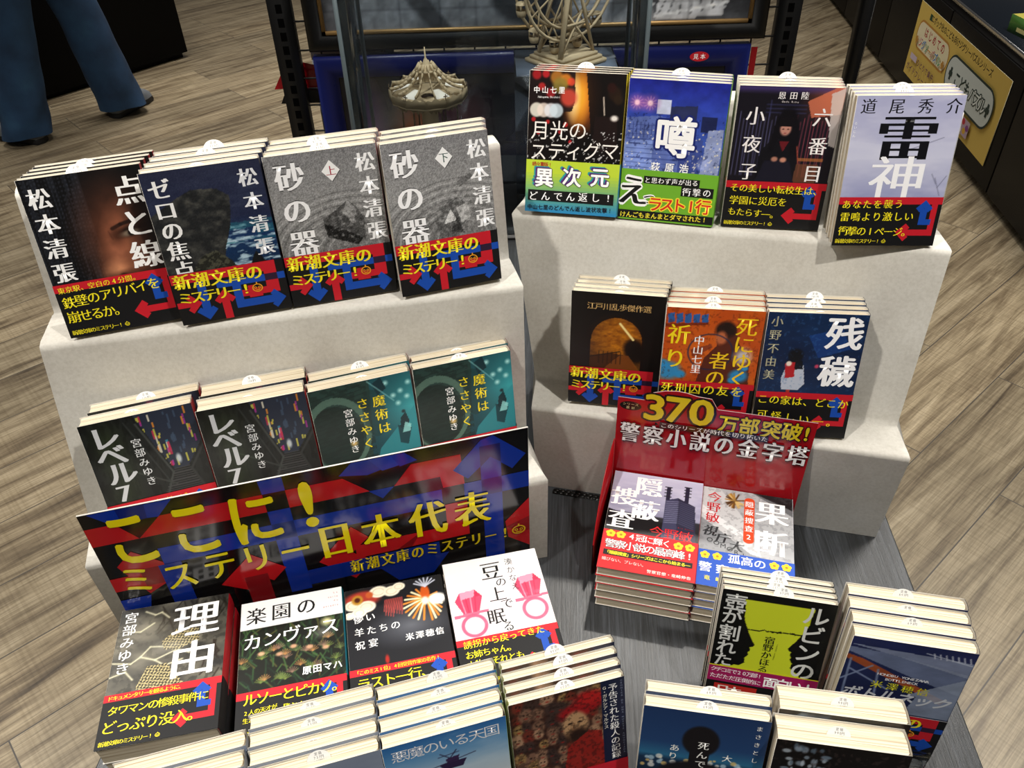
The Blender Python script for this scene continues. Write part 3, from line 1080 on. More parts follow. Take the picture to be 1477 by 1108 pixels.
# --- teal alley
def p_maj(p):
    p.vg((0, '#1c4a52'), (95, '#123a44'))
    p.mix(np.clip((p.x - 55) / 45, 0, 1) * np.clip(1 - np.abs(p.y - 40) / 55, 0, 1), '#3aa0a8')
    p.poly([(0, 0), (62, 0), (60, 30), (52, 96), (0, 96)], '#243c38')
    n = p.noise(7, 3.5, 5)
    p.mix((p.x < 58) * (n > .5) * .5, '#14221f')
    for y in range(4, 96, 5):
        p.line([(0, y + 8), (54, y)], .45, '#101a18', .8)
    m = (np.hypot((p.x - 22) / 34, (p.y - 56) / 44) < 1)
    p.mix((m & (np.hypot((p.x - 22) / 28, (p.y - 58) / 38) > 1) & (p.x < 58)) * .75, '#5c7a6c')
    p.mix((np.hypot((p.x - 20) / 27, (p.y - 60) / 38) < 1) * .6, '#0f1c1a')
    p.mix((np.hypot((p.x - 62) / 12, (p.y - 40) / 28) < 1) * .5, '#16302f')
    p.ell(36, 70, 3.4, 3.4, '#c8a868', .5)
    p.poly([(58, 96), (62, 84), (105, 40), (105, 96)], '#2f8a94', .75)
    p.poly([(84, 60), (98, 66), (92, 86), (84, 82)], '#123c44')
    p.poly([(88, 52), (94, 46), (97, 58), (92, 66), (86, 64)], '#0e2c34')
    p.ell(92, 45, 2, 2, '#1a3038', .3)
    p.poly([(92, 58), (98, 62), (96, 70), (88, 70)], '#9adad8', .8)
    for x, y in ((84, 24), (92, 20), (98, 28), (88, 34), (78, 8), (101, 12)):
        p.ell(x, y, 2.2, 2.2, '#bff4f0', .8, .9)
    p.poly([(64, 6), (74, 0), (78, 14), (68, 20)], '#123038')
    p.line([(60, 2), (84, 30)], 1, '#8ac8c8', .8)


design('maj', pic=p_maj, base='#1f4c52', spine='#8e1c28', obi=93,
       txt=[('魔術は', 68.7, 26.6, 69.8, 59.3, 14, '#f0d818', 'm'), ('ささやく', 51.6, 25.6, 50.7, 73.7, 13, '#f0d818', 'm'), ('宮部みゆき', 35.8, 33.1, 35.8, 76.8, 10, '#f4f4f4', 'm')],
       band=lambda m: obiB(m, 93, []))


# --- lightning and towers
def p_riyu(p):
    p.fill('#2c2b28')
    n = p.noise(26, 16, 3)
    p.mix(np.clip(n * 2 - .7, 0, 1) * .75, '#8c8674')
    p.mix((p.noise(5, 5, 8) > .6) * .35, '#121210')
    rr = np.random.default_rng(3)
    for i in range(34):
        x, y, a = 34 + rr.random() * 70, rr.random() * 30 - 4, rr.random() * 2 - 1
        p.line([(x, y), (x + 14 * a, y + 14)], 1.4, '#16120e', .8)
    for i in range(14):
        x, y, a = 84 + rr.random() * 21, 50 + rr.random() * 46, rr.random() * 2 - 1
        p.line([(x, y), (x + 10 * a, y + 9)], 1.6, '#20160f', .8)
    for y in (30, 62):
        p.ell(30, y, 30, 18, '#a8a290', .9, .35)
    for a in ([(24, 6), (34, 12), (40, 10), (48, 18)], [(0, 62), (18, 66), (26, 60), (40, 66), (60, 58), (72, 64)], [(26, 60), (34, 50), (46, 52)], [(40, 66), (50, 74), (66, 70)], [(0, 78), (14, 74), (22, 84)], [(34, 22), (22, 30), (10, 28)]):
        p.line(a, .9, '#e8e4c8')
        p.line(a, 2.6, '#c8c4a0', .3)
    for q in ([(44, 46), (56, 34), (78, 36), (80, 52), (60, 58), (48, 56)], [(26, 94), (34, 72), (52, 72), (70, 97), (30, 97)]):
        ins = p.poly(q, '#3a352a')
        p.mix(ins * (np.abs(np.sin(p.x * 1.0 + p.y * .35)) < .3) * .9, '#d8c890')
        p.mix(ins * (np.abs(np.sin(p.y * 1.0 - p.x * .25)) < .3) * .9, '#d8c890')
    p.ell(56, 52, 12, 6, '#c8c6bc', .9, .4)


design('riyu', pic=p_riyu, base='#302e2a', spine='#b01824', obi=97,
       txt=[('理由', 75, 25.5, 76, 71, 43, '#ffffff', 'k', 1.1), ('宮部みゆき', 10.5, 10.8, 10.8, 69.5, 14, '#f4f4f4', 'm')],
       band=lambda m: obiB(m, 97, [('ドキュメンタリーを観るように、', 5.5, 101, 69, 101, 5.4, Y, 'm'), ('タワマンの惨殺事件に', 10, 114.3, 90, 114.6, 10.4, Y, 'm'), ('どっぷり没入。', 9, 130.5, 84, 132, 14, Y, 'm')]))


# --- jungle garden at night
def p_raku(p):
    p.fill('#12150f')
    rr = np.random.default_rng(11)
    for i in range(150):
        x, y, L = rr.random() * 105, 34 + rr.random() * 72, 5 + rr.random() * 12
        a = -90 + (rr.random() - .5) * 120
        c = ['#1d3320', '#2c4a28', '#24402c', '#3c5a30', '#16261a', '#4a4a24'][rr.integers(6)]
        p.line([(x, y), (x + L * math.cos(math.radians(a)), y + L * math.sin(math.radians(a)))], 1.5, c, .9)
    for i in range(26):
        x, y = rr.random() * 105, 58 + rr.random() * 44
        for k in range(7):
            a = math.radians(-160 + k * 23)
            p.line([(x, y), (x + 6 * math.cos(a), y + 6 * math.sin(a))], .8, ['#6a7a3a', '#a87848', '#5a6a3c', '#8a6a5a'][i % 4], .9)
    for x, y in ((86, 70), (70, 66), (54, 62), (22, 64), (40, 68)):
        p.ell(x, y, 3.4, 2.2, '#c89878', .4, .9)
    p.ell(88, 40, 5, 4, '#e0dca0', .7)
    p.mul(.85 + .3 * p.noise(20, 20, 2))
    p.ell(84, 52, 8, 5, '#c8c8c0', .9, .4)
    p.rect(0, 0, 105, 33, '#f2f2f2')


design('raku', pic=p_raku, base='#e8e8e8', spine='#0c7c94', obi=105,
       txt=[('楽園の', 16, 18, 67.5, 16.5, 21.5, '#141414', 'm'), ('カンヴァス', 13, 48.6, 91, 46, 20, '#ffffff', 'm'), ('原田マハ', 67, 92, 97, 92, 9.4, '#ffffff', 'g'), ('La', 97, 6, 100, 6, 3, '#b82838', 'r'), ('toile', 91, 11, 100, 11, 3, '#b82838', 'r'),
            ('du', 97, 16, 100, 16, 3, '#b82838', 'r'), ('paradis', 86, 22, 100, 22, 3, '#b82838', 'r')],
       band=lambda m: obiB(m, 104, [('ルソーとピカソ。', 13, 112, 97, 114, 14, Y, 'm'), ('2人の天才が', 9.4, 125.5, 36, 124, 5.8, Y, 'm'), ('生涯抱えた', 9.6, 133, 32, 132, 5.8, Y, 'm'), ('「秘密」とは。', 43, 129, 98, 131, 12, Y, 'm')]))


# --- bird over clouds
def p_haka(p):
    p.fill('#17181d')
    p.ell(66, 56, 26, 14, '#8a8e98', .95, .55)
    p.ell(18, 14, 19, 10, '#a8382c', .2)
    for x, y, r in ((8, 20, 9), (22, 24, 10), (36, 8, 10), (50, 10, 9), (58, 6, 7), (4, 32, 6), (14, 30, 8)):
        p.ell(x, y, r, r * .72, '#efe6d0', .1)
        p.mix(np.clip(.9 - np.abs(np.hypot(p.x - x, (p.y - y) / .72) - r * .6), 0, 1) * .7, '#b8a888')
    for i in range(16):
        p.line([(42 + i * 1.2, 20), (40 + i * 1.3, 34 + (i * 5 % 9))], .8, '#c04a44')
    p.ell(13, 14, 6, 6, '#b8862c', .2)
    p.ell(13, 14, 3, 3, '#4a1c10', .3)
    p.ell(26, 10, 4, 4, '#c05a2c', .2)
    for k in range(11):
        a = math.radians(100 + k * 15)
        p.line([(84, 26), (84 + 22 * math.cos(a) * 1.05, 33 + 20 * math.sin(a))], 2.2, '#f0e2b4' if k % 2 else '#d8822c')
    for k in range(9):
        a = math.radians(80 - k * 15)
        p.line([(86, 26), (86 + 15 * math.cos(a), 35 + 20 * math.sin(a))], 2.2, '#f0e2b4' if k % 2 else '#d8822c')
    p.ell(85, 20, 5, 10, '#c8561c', .2)
    p.ell(84, 30, 4, 5, '#d8d4c8', .3)
    for k in range(7):
        a = math.radians(-160 + k * 23)
        p.line([(86, 12), (86 + 12 * math.cos(a), 9 + 8 * math.sin(a))], 1.6, '#c4c8d8')
    p.ell(97, 30, 9, 7, '#e8e4dc', .2)
    p.ell(38, 90, 2, 5, '#a02018', .4)


design('haka', pic=p_haka, base='#17181d', spine='#101014', obi=96,
       txt=[('儚い', 12.5, 37.5, 25, 37.2, 10.8, '#f4f4f4', 'm'), ('羊たちの', 12.4, 53.4, 50, 52.6, 10.5, '#f4f4f4', 'm'), ('祝宴', 12.2, 68.8, 25.7, 68.4, 10.4, '#f4f4f4', 'm'), ('米澤穂信', 63, 69.5, 94, 69.4, 9, '#f4f4f4', 'M')],
       band=lambda m: obiB(m, 95.5, [('「このミス1位」4回受賞作家の名作!', 7, 99.6, 88, 99, 5.2, Y, 'm'), ('ラスト一行、', 13, 112.4, 76, 111, 14.2, Y, 'm'), ('脳まで白濁', 13, 127, 70, 127, 13.9, Y, 'm')]))


# --- two pink jewel rings
def p_mame(p):
    p.fill('#f2eeee')
    for cx, cy in ((21, 54), (88, 46)):
        p.ell(cx, cy + 10, 22, 26, '#e8b0bc', .9, .5)
    for cx, cy in ((21, 55), (87, 48)):
        p.poly([(cx - 9, cy - 14), (cx + 8, cy - 16), (cx + 15, cy - 6), (cx + 9, cy + 12), (cx - 8, cy + 13), (cx - 15, cy - 4)], '#d23a5c')
        p.poly([(cx - 9, cy - 14), (cx + 8, cy - 16), (cx + 6, cy - 7), (cx - 8, cy - 5)], '#ee8aa2')
        p.poly([(cx + 8, cy - 16), (cx + 15, cy - 6), (cx + 6, cy - 7)], '#b8244a')
        for dx in (-8, -3, 2, 7):
            p.line([(cx + dx, cy - 6), (cx + dx * .7, cy + 12)], .9, '#a81f44' if dx % 2 else '#f0a0b4')
        p.poly([(cx - 18, cy + 13), (cx + 19, cy + 11), (cx + 19, cy + 14), (cx - 18, cy + 17)], '#e0607c')
        p.mix(np.clip(2 - np.abs(np.hypot(p.x - cx - 1, p.y - cy - 28) - 12) / 1.3, 0, 1) * .9, '#dc4a6c')
    p.mix(np.clip(p.noise(8, 8, 3) * 2 - 1.2, 0, 1) * .4, '#ffffff')


design('mame', pic=p_mame, base='#f0ecec', spine='#e8e4e4', obi=98,
       txt=[('豆', 51.2, 19.3, 51.2, 19.3, 25, '#161616', 'm'), ('の', 59, 36, 59, 36, 12.5, '#161616', 'm'), ('上', 52, 50.3, 52, 50.3, 20, '#161616', 'm'), ('で', 60, 63.8, 60, 63.8, 14, '#161616', 'm'), ('眠', 46, 77, 46, 77, 20, '#161616', 'm'), ('る', 56, 91, 56, 91, 13, '#161616', 'm'),
            ('湊かなえ', 72.2, 11.6, 73, 44.5, 9.6, '#2a2a2a', 'r')],
       band=lambda m: obiB(m, 97.5, [('誘拐から戻ってきた', 11, 104, 86, 102.5, 9.4, Y, 'm'), ('お姉ちゃん。', 11, 115.6, 54, 115, 9.4, Y, 'm'), ('本物?それとも…。', 11, 126.5, 77, 125.5, 9.2, Y, 'm')]))


# --- police headquarters tower
def flower(m, x, y, r):
    for k in range(5):
        a = math.radians(-90 + 72 * k)
        m.ell(x + .55 * r * math.cos(a), y + .55 * r * math.sin(a), r * .48, r * .48, '#e8c020', 14)
    m.ell(x, y, r * .3, r * .3, '#a87c10', 12)


def p_inpei(p):
    p.vg((0, '#c2c0d8'), (40, '#aaa8c4'), (64, '#8c8aa4'), (66, '#2a2a30'), (96, '#141418'))
    p.mix((p.y < 64) * np.clip(p.noise(30, 9, 3) * 2 - .9, 0, 1) * .6, '#dcdae8')
    p.poly([(64, 96), (64, 36), (78, 30), (98, 40), (102, 96)], '#3c3c58')
    p.poly([(78, 30), (98, 40), (102, 96), (80, 96)], '#2a2a40')
    for y in range(38, 72, 3):
        p.line([(65, y), (79, y - 2)], .8, '#8c8ca8')
        p.line([(81, y - 2), (98, y + 4)], .6, '#5a5a78')
    for x, y0 in ((66, 14), (88, 10)):
        p.rect(x - 2.4, y0, x + 2.4, 36, '#24243a')
        for k in range(4):
            p.rect(x - 4.4, y0 + k * 5, x + 4.4, y0 + 1.6 + k * 5, '#20202e')
    p.poly([(0, 62), (30, 70), (64, 72), (64, 96), (0, 96)], '#121216')


def b_inpei(m):
    m.rect(-.2, 95, 105.2, 151, '#c41a20')
    for x in (8.5, 20, 84, 96.5):
        flower(m, x, 100.5 if x < 50 else 103.5, 5.4)
    m.text('4冠に輝く', 32, 101, 71, 103, 11, '#ffffff', 'm')
    m.text('警察小説の最高峰!', 10, 115.2, 97, 116, 13, '#ffffff', 'm', out=('#5a0c10', .035))
    m.rect(4, 124.5, 101, 132, '#0c0c0c')
    m.text('「隠蔽捜査」シリーズはここから始まる―', 8, 128.2, 96, 128.6, 5.4, '#f0e020', 'g')
    m.text('媚びない、ブレない。', 6, 138, 50, 139, 5, '#f8d8d4', 'r')
    m.text('警察官僚・竜崎伸也', 56, 146, 98, 146, 5, '#f8e8e4', 'm')


design('inpei', pic=p_inpei, base='#a8a6be', spine='#b01820', obi=95, band=b_inpei,
       txt=[('隠蔽', 43, 19, 42.5, 57, 33, '#ffffff', 'M'), ('捜査', 16, 40, 17, 76, 31, '#ffffff', 'M'), ('今野敏', 58.7, 87, 91, 88, 17, '#d0282c', 'm'), ('Bin Konno', 82, 76, 98, 77, 3, '#a02020', 'r')])


# --- open book and stone sign
def p_kadan(p):
    p.fill('#c8c8ca')
    p.poly([(0, 50), (58, 96), (105, 106), (0, 106)], '#8a8c90')
    p.poly([(0, 30), (60, 76), (60, 84), (0, 44)], '#e2e2e4')
    p.poly([(58, 0), (105, 0), (105, 30), (80, 14)], '#1a1a1c')
    p.poly([(20, 0), (60, 0), (105, 20), (105, 106), (70, 100), (60, 60)], '#9a9ca0', .6)
    rr = np.random.default_rng(2)
    for i in range(22):
        a = rr.random() * 6.28
        p.line([(38, 17), (38 + 11 * math.cos(a), 17 + 12 * math.sin(a))], 2, ['#6a4418', '#a87c34', '#4a2c10', '#d0b070'][i % 4])
    p.mix((p.noise(4, 4, 2) > .58) * .25, '#5a5a5e')


def b_kadan(m):
    m.rect(-.2, 100, 105.2, 151, '#1c4cae')
    for x in (8, 21.6, 83.5, 96.6):
        flower(m, x, 107.8, 5.4)
    m.text('孤高の', 40, 108, 68, 109, 14, '#ffffff', 'm')
    m.text('警察官僚、', 9.2, 125, 84, 127, 14.5, '#ffffff', 'M')
    m.text('竜崎伸也', 12, 140, 50, 141, 7, '#f0e020', 'm')


def x_kadan(m):
    m.rect(49, 14, 61, 76, '#d84a24')
    m.ell(55, 14, 6, 5, '#d84a24')
    m.ell(55, 76, 6, 5, '#d84a24')
    m.text('隠蔽捜査2', 55, 19.5, 55, 71, 10.4, '#ffffff', 'm')
    for i, ch in enumerate('視庁大'):
        m.text(ch, 12 + i * 15, 70 + i * 9, size=17, col='#2c2e32', sty='M', skew=.2)
    m.text('OOMORI', 12, 84, 50, 100, 9, '#3a3c40', 'g')


design('kadan', pic=p_kadan, base='#b0b0b4', spine='#2a4a9a', obi=100, band=b_kadan, extra=x_kadan,
       txt=[('果断', 80.7, 28.5, 79.7, 75, 39, '#ffffff', 'M'), ('今野敏', 14, 15.5, 13.4, 49.5, 17, '#c8242c', 'm')])


# --- two facing profiles
def p_rubin(p):
    p.fill('#0d0d0d')
    p.rect(22, 8, 86, 100, '#c8d42c')
    L = [(22, 8), (24, 20), (25, 34), (30, 47), (33, 54), (39, 65), (37.5, 68), (35, 69), (36, 73), (34, 76), (35, 79), (32, 84), (33, 90), (28, 95), (10, 97), (0, 99), (-2, 99), (-2, 8)]
    p.poly(L, '#0d0d0d')
    p.poly([(109 - x if x > 0 else 110, y - 2) for x, y in L], '#0d0d0d')
    p.rect(0, 0, 105, 9.5, '#0d0d0d')
    p.poly([(32, 95), (10, 98), (10, 101), (90, 101), (78, 94), (70, 90)], '#c8d42c')
    n = p.noise(5, 5, 2)
    p.mix((np.abs(p.y - 45 + (p.x - 50) * .02 - n * 5 + 2.5) < .9) * (p.x > 28) * (p.x < 82), '#0d0d0d')


def b_rubin(m):
    m.rect(-.2, 99, 105.2, 120, '#9c1456')
    m.rect(-.2, 98, 105.2, 99.3, '#d8d020')
    m.rect(-.2, 120, 105.2, 151, '#0d0d0d')
    m.text('クチコミで20万部!', 5, 104, 50, 105, 6.6, '#f4e4ec', 'g')
    m.text('ただただ圧倒的に', 5.3, 113, 49.5, 114.5, 6.8, '#f4e4ec', 'g')
    m.text('面白い!', 61, 111, 97, 110, 14.6, '#ffffff', 'G')
    m.rect(8, 123, 50, 140, '#b4241c')
    m.text('日本一', 17, 131, 40, 132, 14, '#f4f0e8', 'M')


design('rubin', pic=p_rubin, base='#0f0f0f', spine='#151515', obi=99, band=b_rubin,
       txt=[('ルビンの', 88.6, 17, 88.4, 89, 25, '#d4d6d4', 'g'), ('壺', 14, 14.5, 14, 14.5, 22, '#d4d6d4', 'g'), ('が', 13, 33, 13, 33, 20, '#d4d6d4', 'g'), ('割', 13.4, 53.9, 13.4, 53.9, 22, '#d4d6d4', 'g'), ('れ', 13, 73, 13, 73, 20, '#d4d6d4', 'g'), ('た', 12, 90, 12, 90, 19, '#d4d6d4', 'g'),
            ('宿野かほる', 52, 55.8, 51.2, 95, 10.5, '#141414', 'm'), ('YADONO KAHORU', 60, 60, 59, 80, 1.8, '#141414', 'r')])


# --- navy and steel bridge
def p_bottle(p):
    p.vg((0, '#1c2450'), (30, '#1a2450'), (95, '#101a3c'))
    p.poly([(0, 14), (30, 16), (105, 30), (105, 60), (60, 44), (0, 20)], '#6a7694', .9)
    p.poly([(0, 10), (105, 14), (105, 34), (40, 18)], '#8a94ac', .8)
    p.poly([(0, 24), (14, 28), (96, 70), (92, 76), (0, 30)], '#9a4a24')
    p.poly([(105, 36), (60, 70), (70, 97), (105, 97)], '#8c98ae', .85)
    p.poly([(0, 60), (70, 70), (64, 97), (0, 97)], '#141c44')
    for a in ((4, 30, 6, 80), (24, 36, 0, 60), (6, 44, 44, 66), (30, 40, 34, 76)):
        p.line([a[:2], a[2:]], 2, '#7a88a8', .9)
    for i in range(7):
        p.line([(70 + i * 5, 8), (72 + i * 5, 14)], 1, '#c8ccd8')
    p.line([(64, 9), (104, 17)], 1, '#b8c0d0')
    p.mul(.85 + .3 * p.noise(18, 10, 4))


def b_bottle(m):
    m.rect(-.2, 97.5, 105.2, 98.4, '#d8d8dc')
    obiA(m, 98)


design('bottle', pic=p_bottle, base='#1c2650', spine='#1a2450', obi=97, band=b_bottle,
       txt=[('HONOBU YONEZAWA', 32, 45.5, 74, 46.5, 4.6, '#f0f0f4', 'g'), ('BOTTLENECK', 40, 51.6, 66, 51.6, 4.6, '#f0f0f4', 'g'), ('米澤穂信', 33.3, 60.4, 74, 61.5, 11, '#d0cc1c', 'm'), ('ボトルネック', 14, 75, 94, 74, 17, '#c8ccd4', 'G', 1, None, .25)])


# --- dark head against a blue evening
def p_shinde(p):
    p.vg((0, '#1c3560'), (40, '#21406e'), (56, '#2c6a90'), (62, '#16304c'), (100, '#0c1824'))
    rr = np.random.default_rng(4)
    for i in range(46):
        x, y, r = rr.random() * 105, 55 + rr.random() * 18, .8 + rr.random() * 2.2
        p.ell(x, y, r, r, ['#e8e4d0', '#f0c878', '#bcd8e8', '#f4f0e8'][i % 4], .2, .75)
    p.ell(51, 34, 15.5, 18, '#171316', .08)
    p.rect(43, 46, 60, 66, '#171316')
    p.ell(51, 82, 34, 22, '#171316', .08)


design('shinde', pic=p_shinde, base='#1d3862', spine='#1a3056', obi=100, band=lambda m: obiB(m, 100, []),
       txt=[('死んで', 53.8, 39.1, 53.4, 61.9, 10, '#f4f4f0', 'm'), ('大', 75, 50.5, 75, 50.5, 9, '#f4f4f0', 'm'), ('あり', 30, 46, 29.5, 56, 9, '#f4f4f0', 'm'), ('まさきとし', 96.4, 9.5, 97.2, 48, 6, '#f0f0ec', 'm')])


# --- black with pale blossoms
def p_kuro(p):
    p.fill('#100c0c')
    rr = np.random.default_rng(6)
    for i in range(40):
        x, y = 8 + rr.random() * 34, 4 + rr.random() * 40
        p.ell(x, y, 1 + rr.random() * 3, 1 + rr.random() * 3, ['#8a98a8', '#b8c4d0', '#5a6a7a'][i % 3], .3, .8)
    p.mix((p.noise(3, 3, 2) > .66) * .4, '#4a3c3a')


design('kuro', pic=p_kuro, base='#161212', spine='#151212', obi=110, band=lambda m: obiB(m, 110, []), txt=[])


# --- sky blue with a small ship
def p_akuma(p):
    p.vg((0, '#2e6cae'), (20, '#5a94c8'), (50, '#b8d0e2'), (100, '#e8e0d8'))
    p.mix(np.clip(p.noise(30, 10, 3) * 2 - 1.1, 0, 1) * .35, '#dfeaf2')
    p.poly([(50, 34), (62, 32), (61, 40), (51, 40)], '#3a2450')
    p.line([(36, 42), (76, 34)], .8, '#241838')
    p.line([(46, 26), (54, 34), (60, 25)], .9, '#241838')
    p.line([(44, 30), (62, 28)], .7, '#241838')
    p.poly([(44, 40), (68, 39), (64, 48), (48, 48)], '#2c1c44')


design('akuma', pic=p_akuma, base='#3a7abc', spine='#a4c43a', obi=100, band=lambda m: obiB(m, 100, []), txt=[('悪魔のいる天国', 13.5, 14.2, 92, 13.6, 15.2, '#f4f4f8', 'r')])


# --- crowd of painted faces (a plain stand-in: rows of rough blobs)
def p_yokoku(p):
    p.fill('#3a221a')
    rr = np.random.default_rng(9)
    for j in range(9):
        for i in range(9):
            x, y = 4 + i * 10 + rr.random() * 5, 4 + j * 12 + rr.random() * 5
            r = 4.4 + rr.random() * 2.4
            c = ['#7a5a48', '#8c6a54', '#5a4438', '#a88468', '#6a2c20', '#3c2c28', '#9a7a4c'][rr.integers(7)]
            p.ell(x, y, r, r * 1.2, c, .2, .9)
            for d in (-1.6, 1.6):
                p.ell(x + d, y - 1, 1, .7, '#1a100c', .3, .9)
            p.ell(x, y + 2.8, 1.8, .7, '#8a1c18', .4, .8)
    p.ell(64, 24, 22, 9, '#8e1418', .2, 1, -14)
    p.ell(72, 14, 14, 8, '#a81c1c', .3)
    p.ell(58, 42, 12, 16, '#b08a64', .15)
    p.ell(60, 54, 10, 8, '#2a1810', .4)
    for x in (53, 62):
        p.ell(x, 39, 2, 1.1, '#1a0e0a', .3)
    p.line([(57, 40), (55, 47)], 1.4, '#7a5438')
    p.poly([(50, 66), (70, 52), (82, 56), (84, 100), (44, 100)], '#8e1c16', .9)
    p.mix((p.noise(2.5, 2.5, 3) > .55) * .35, '#150c0a')
    p.rect(83, 0, 105, 151, '#141c38')


design('yokoku', pic=p_yokoku, base='#4a342a', spine='#141c30', obi=97, band=lambda m: m.rect(-.2, 97, 105.2, 151, '#c0182c'),
       txt=[('予告された殺人の記録', 94, 9.3, 94.5, 91, 9.2, '#f0f0f0', 'm'), ('G・ガルシア・マルケス', 86.2, 8, 86.4, 54, 4.6, '#e8e4d8', 'm'), ('CRONICA DE UNA MUERTE ANUNCIADA', 102, 4, 102.4, 90, 2.6, '#8a96b4', 'r')])


# --- grey blue, seen only by its upper edge
def p_hai(p):
    p.vg((0, '#8a96ac'), (151, '#6a7690'))
    p.mix(np.clip(p.noise(20, 12, 3) * 2 - 1, 0, 1) * .4, '#b4bccb')


design('hai', pic=p_hai, base='#8c98ae', spine='#76829a', obi=110, band=lambda m: obiB(m, 110, []), txt=[])
design('ao', pic=p_hai, base='#44608c', spine='#8c8f96', obi=110, band=lambda m: obiB(m, 110, []), txt=[])

# ------------------------------------------------------------------ a paperback: cover, page block, paper band, price slip
T_Z = .696            # table top
BH = .151
_parts = {}


def fx_front(W, H, base=0.):
    def fx(x, y, k):
        x, y = np.asarray(x, float), np.asarray(y, float)
        xl = (x / 105 - .5) * W
        return np.stack([xl, np.full_like(xl, -base - k * 4e-5), (1 - y / 151) * H], 1)
    return fx


def book_parts(key, W, H, t, full, price):
    k = (key, round(W, 4), round(H, 4), round(t, 4), full)
    if k in _parts:
        return _parts[k]
    d = D[key]
    base, spine = lin(hx(d['base'])), lin(hx(d['spine']))
    fx = fx_front(W, H)
    m = Sheet(fx)
    if full:
        p = Pic()
        d['pic'](p)
        p.into(m, fx)
        if d.get('extra') and key == 'kadan':
            d['extra'](m)
        for a in d['txt']:
            m.text(*a[:5], size=a[5], col=a[6], sty=a[7], sx=a[8] if len(a) > 8 else 1, out=a[9] if len(a) > 9 else None, skew=a[10] if len(a) > 10 else 0)
        if d.get('extra') and key != 'kadan':
            d['extra'](m)
    else:
        p = Pic(g=6)
        d['pic'](p)
        p.into(m, fx)
    hw = W / 2
    inner = lin(hx('#e4dfd4'))
    m.add([(-hw, .0003, 0), (hw - .0002, .0003, 0), (hw - .0002, .0003, H), (-hw, .0003, H)], [(0, 1, 2, 3)], inner)
    # spine, gently rounded
    prof = [(hw, .0), (hw + .0006, .0022), (hw + .001, t * .5), (hw + .0006, t - .003), (hw, t)]
    v = [(a, b, z) for a, b in prof for z in (0, H)]
    m.add(v, [(2 * i, 2 * i + 2, 2 * i + 3, 2 * i + 1) for i in range(4)], spine)
    v2 = [(a - .0005, b, z) for a, b in prof for z in (0, H)]
    m.add(v2, [(2 * i, 2 * i + 1, 2 * i + 3, 2 * i + 2) for i in range(4)], inner)
    m.add([(-hw, t, 0), (hw, t, 0), (hw, t, H), (-hw, t, H)], [(0, 1, 2, 3)], lin(hx(d.get('back', '#ddd9d2'))))
    m.add([(-hw, t - .0004, 0), (hw, t - .0004, 0), (hw, t - .0004, H), (-hw, t - .0004, H)], [(3, 2, 1, 0)], inner)
    for y in (0, t - .0004):
        m.box(-hw - .0001, -hw + .0002, y, y + .0004, 0, H, inner)
        m.box(-hw, hw - .002, y + (.0001 if y == 0 else 0), y + .0004, H - .0002, H + .0001, inner)
    cover = m.data('cover', M_print)
    # page block, very slightly fanned
    pb = MB()
    e = .0012
    prof = [(-hw + e, .0006), (hw - .004, .0008), (hw - .0016, .003), (hw - .0008, t * .5), (hw - .0016, t - .003), (hw - .004, t - .0008), (-hw + e, t - .0008), (-hw + e + .0006, t * .5)]
    n = len(prof)
    v = [(a, b, z) for z in (.0006, H - .0012) for a, b in prof]
    pb.add(v, [tuple(range(n))[::-1], tuple(n + i for i in range(n))], (.8, .75, .62))
    pb.add(v, [(i, (i + 1) % n, n + (i + 1) % n, n + i) for i in range(n)], (.8, .75, .62))
    pages = pb.data('page_block', M_pages)
    # paper band around the lower part
    oy = d['obi']
    b = Sheet(fx_front(W + .0002, H, .0006 if full else .0003))
    if full and d.get('band'):
        d['band'](b)
    else:
        b.rect(-.2, oy, 105.2, 151, '#101012' if key not in ('inpei', 'kadan', 'uwasa', 'gekko') else {'inpei': '#c41a20', 'kadan': '#1c4cae', 'uwasa': '#6fae2e', 'gekko': '#bcd437'}[key])
        b.rect(-.2, oy, 105.2, oy + 7, R_ if key not in ('inpei', 'kadan', 'uwasa', 'gekko') else {'inpei': '#c41a20', 'kadan': '#1c4cae', 'uwasa': '#6fae2e', 'gekko': '#bcd437'}[key])
    zt = (1 - oy / 151) * H
    sc_ = {'inpei': '#b01820', 'kadan': '#1c4cae', 'uwasa': '#5f9a2a', 'gekko': '#3c90b0', 'rubin': '#8c1450', 'yokoku': '#b01828'}.get(key, '#101014')
    prof = [(hw + .0001, -.0006), (hw + .0012, .0022), (hw + .0016, t * .5), (hw + .0012, t - .003), (hw + .0006, t + .0002)]
    v = [(a, q, z) for a, q in prof for z in (0.0002, zt)]
    b.add(v, [(2 * i, 2 * i + 2, 2 * i + 3, 2 * i + 1) for i in range(4)], lin(hx(sc_)))
    b.add([(-hw, t + .0002, .0002), (hw, t + .0002, .0002), (hw, t + .0002, zt), (-hw, t + .0002, zt)], [(0, 1, 2, 3)], lin(hx('#c8c4bc')))
    band = b.data('paper_band', M_obi)
    # price slip: a white half-round tab standing between the pages
    s = Sheet(lambda x, y, k: np.stack([np.asarray(x, float) / 1000, t * .45 - np.asarray(k) * 3e-5 + .45 * np.clip(-np.asarray(y, float), 0, 20) / 1000, H - .001 - np.asarray(y, float) / 1000], 1))
    pts = [(9.5 * math.cos(math.radians(a)), -7.5 * math.sin(math.radians(a))) for a in range(0, 181, 12)]
    s.poly([(9.5, 12)] + pts + [(-9.5, 12)], '#f4f4f2')
    s.text('定価', -1.6, -5, 1.6, -5, 2.6, '#303034', 'r')
    s.text(price, -3, -2.1, 3, -2.1, 2.6, '#303034', 'r')
    s.text('10%税込', -3.4, .8, 3.4, .8, 2.2, '#404044', 'r')
    slip = s.data('price_slip', M_matte)
    _parts[k] = (cover, pages, band, slip)
    return _parts[k]


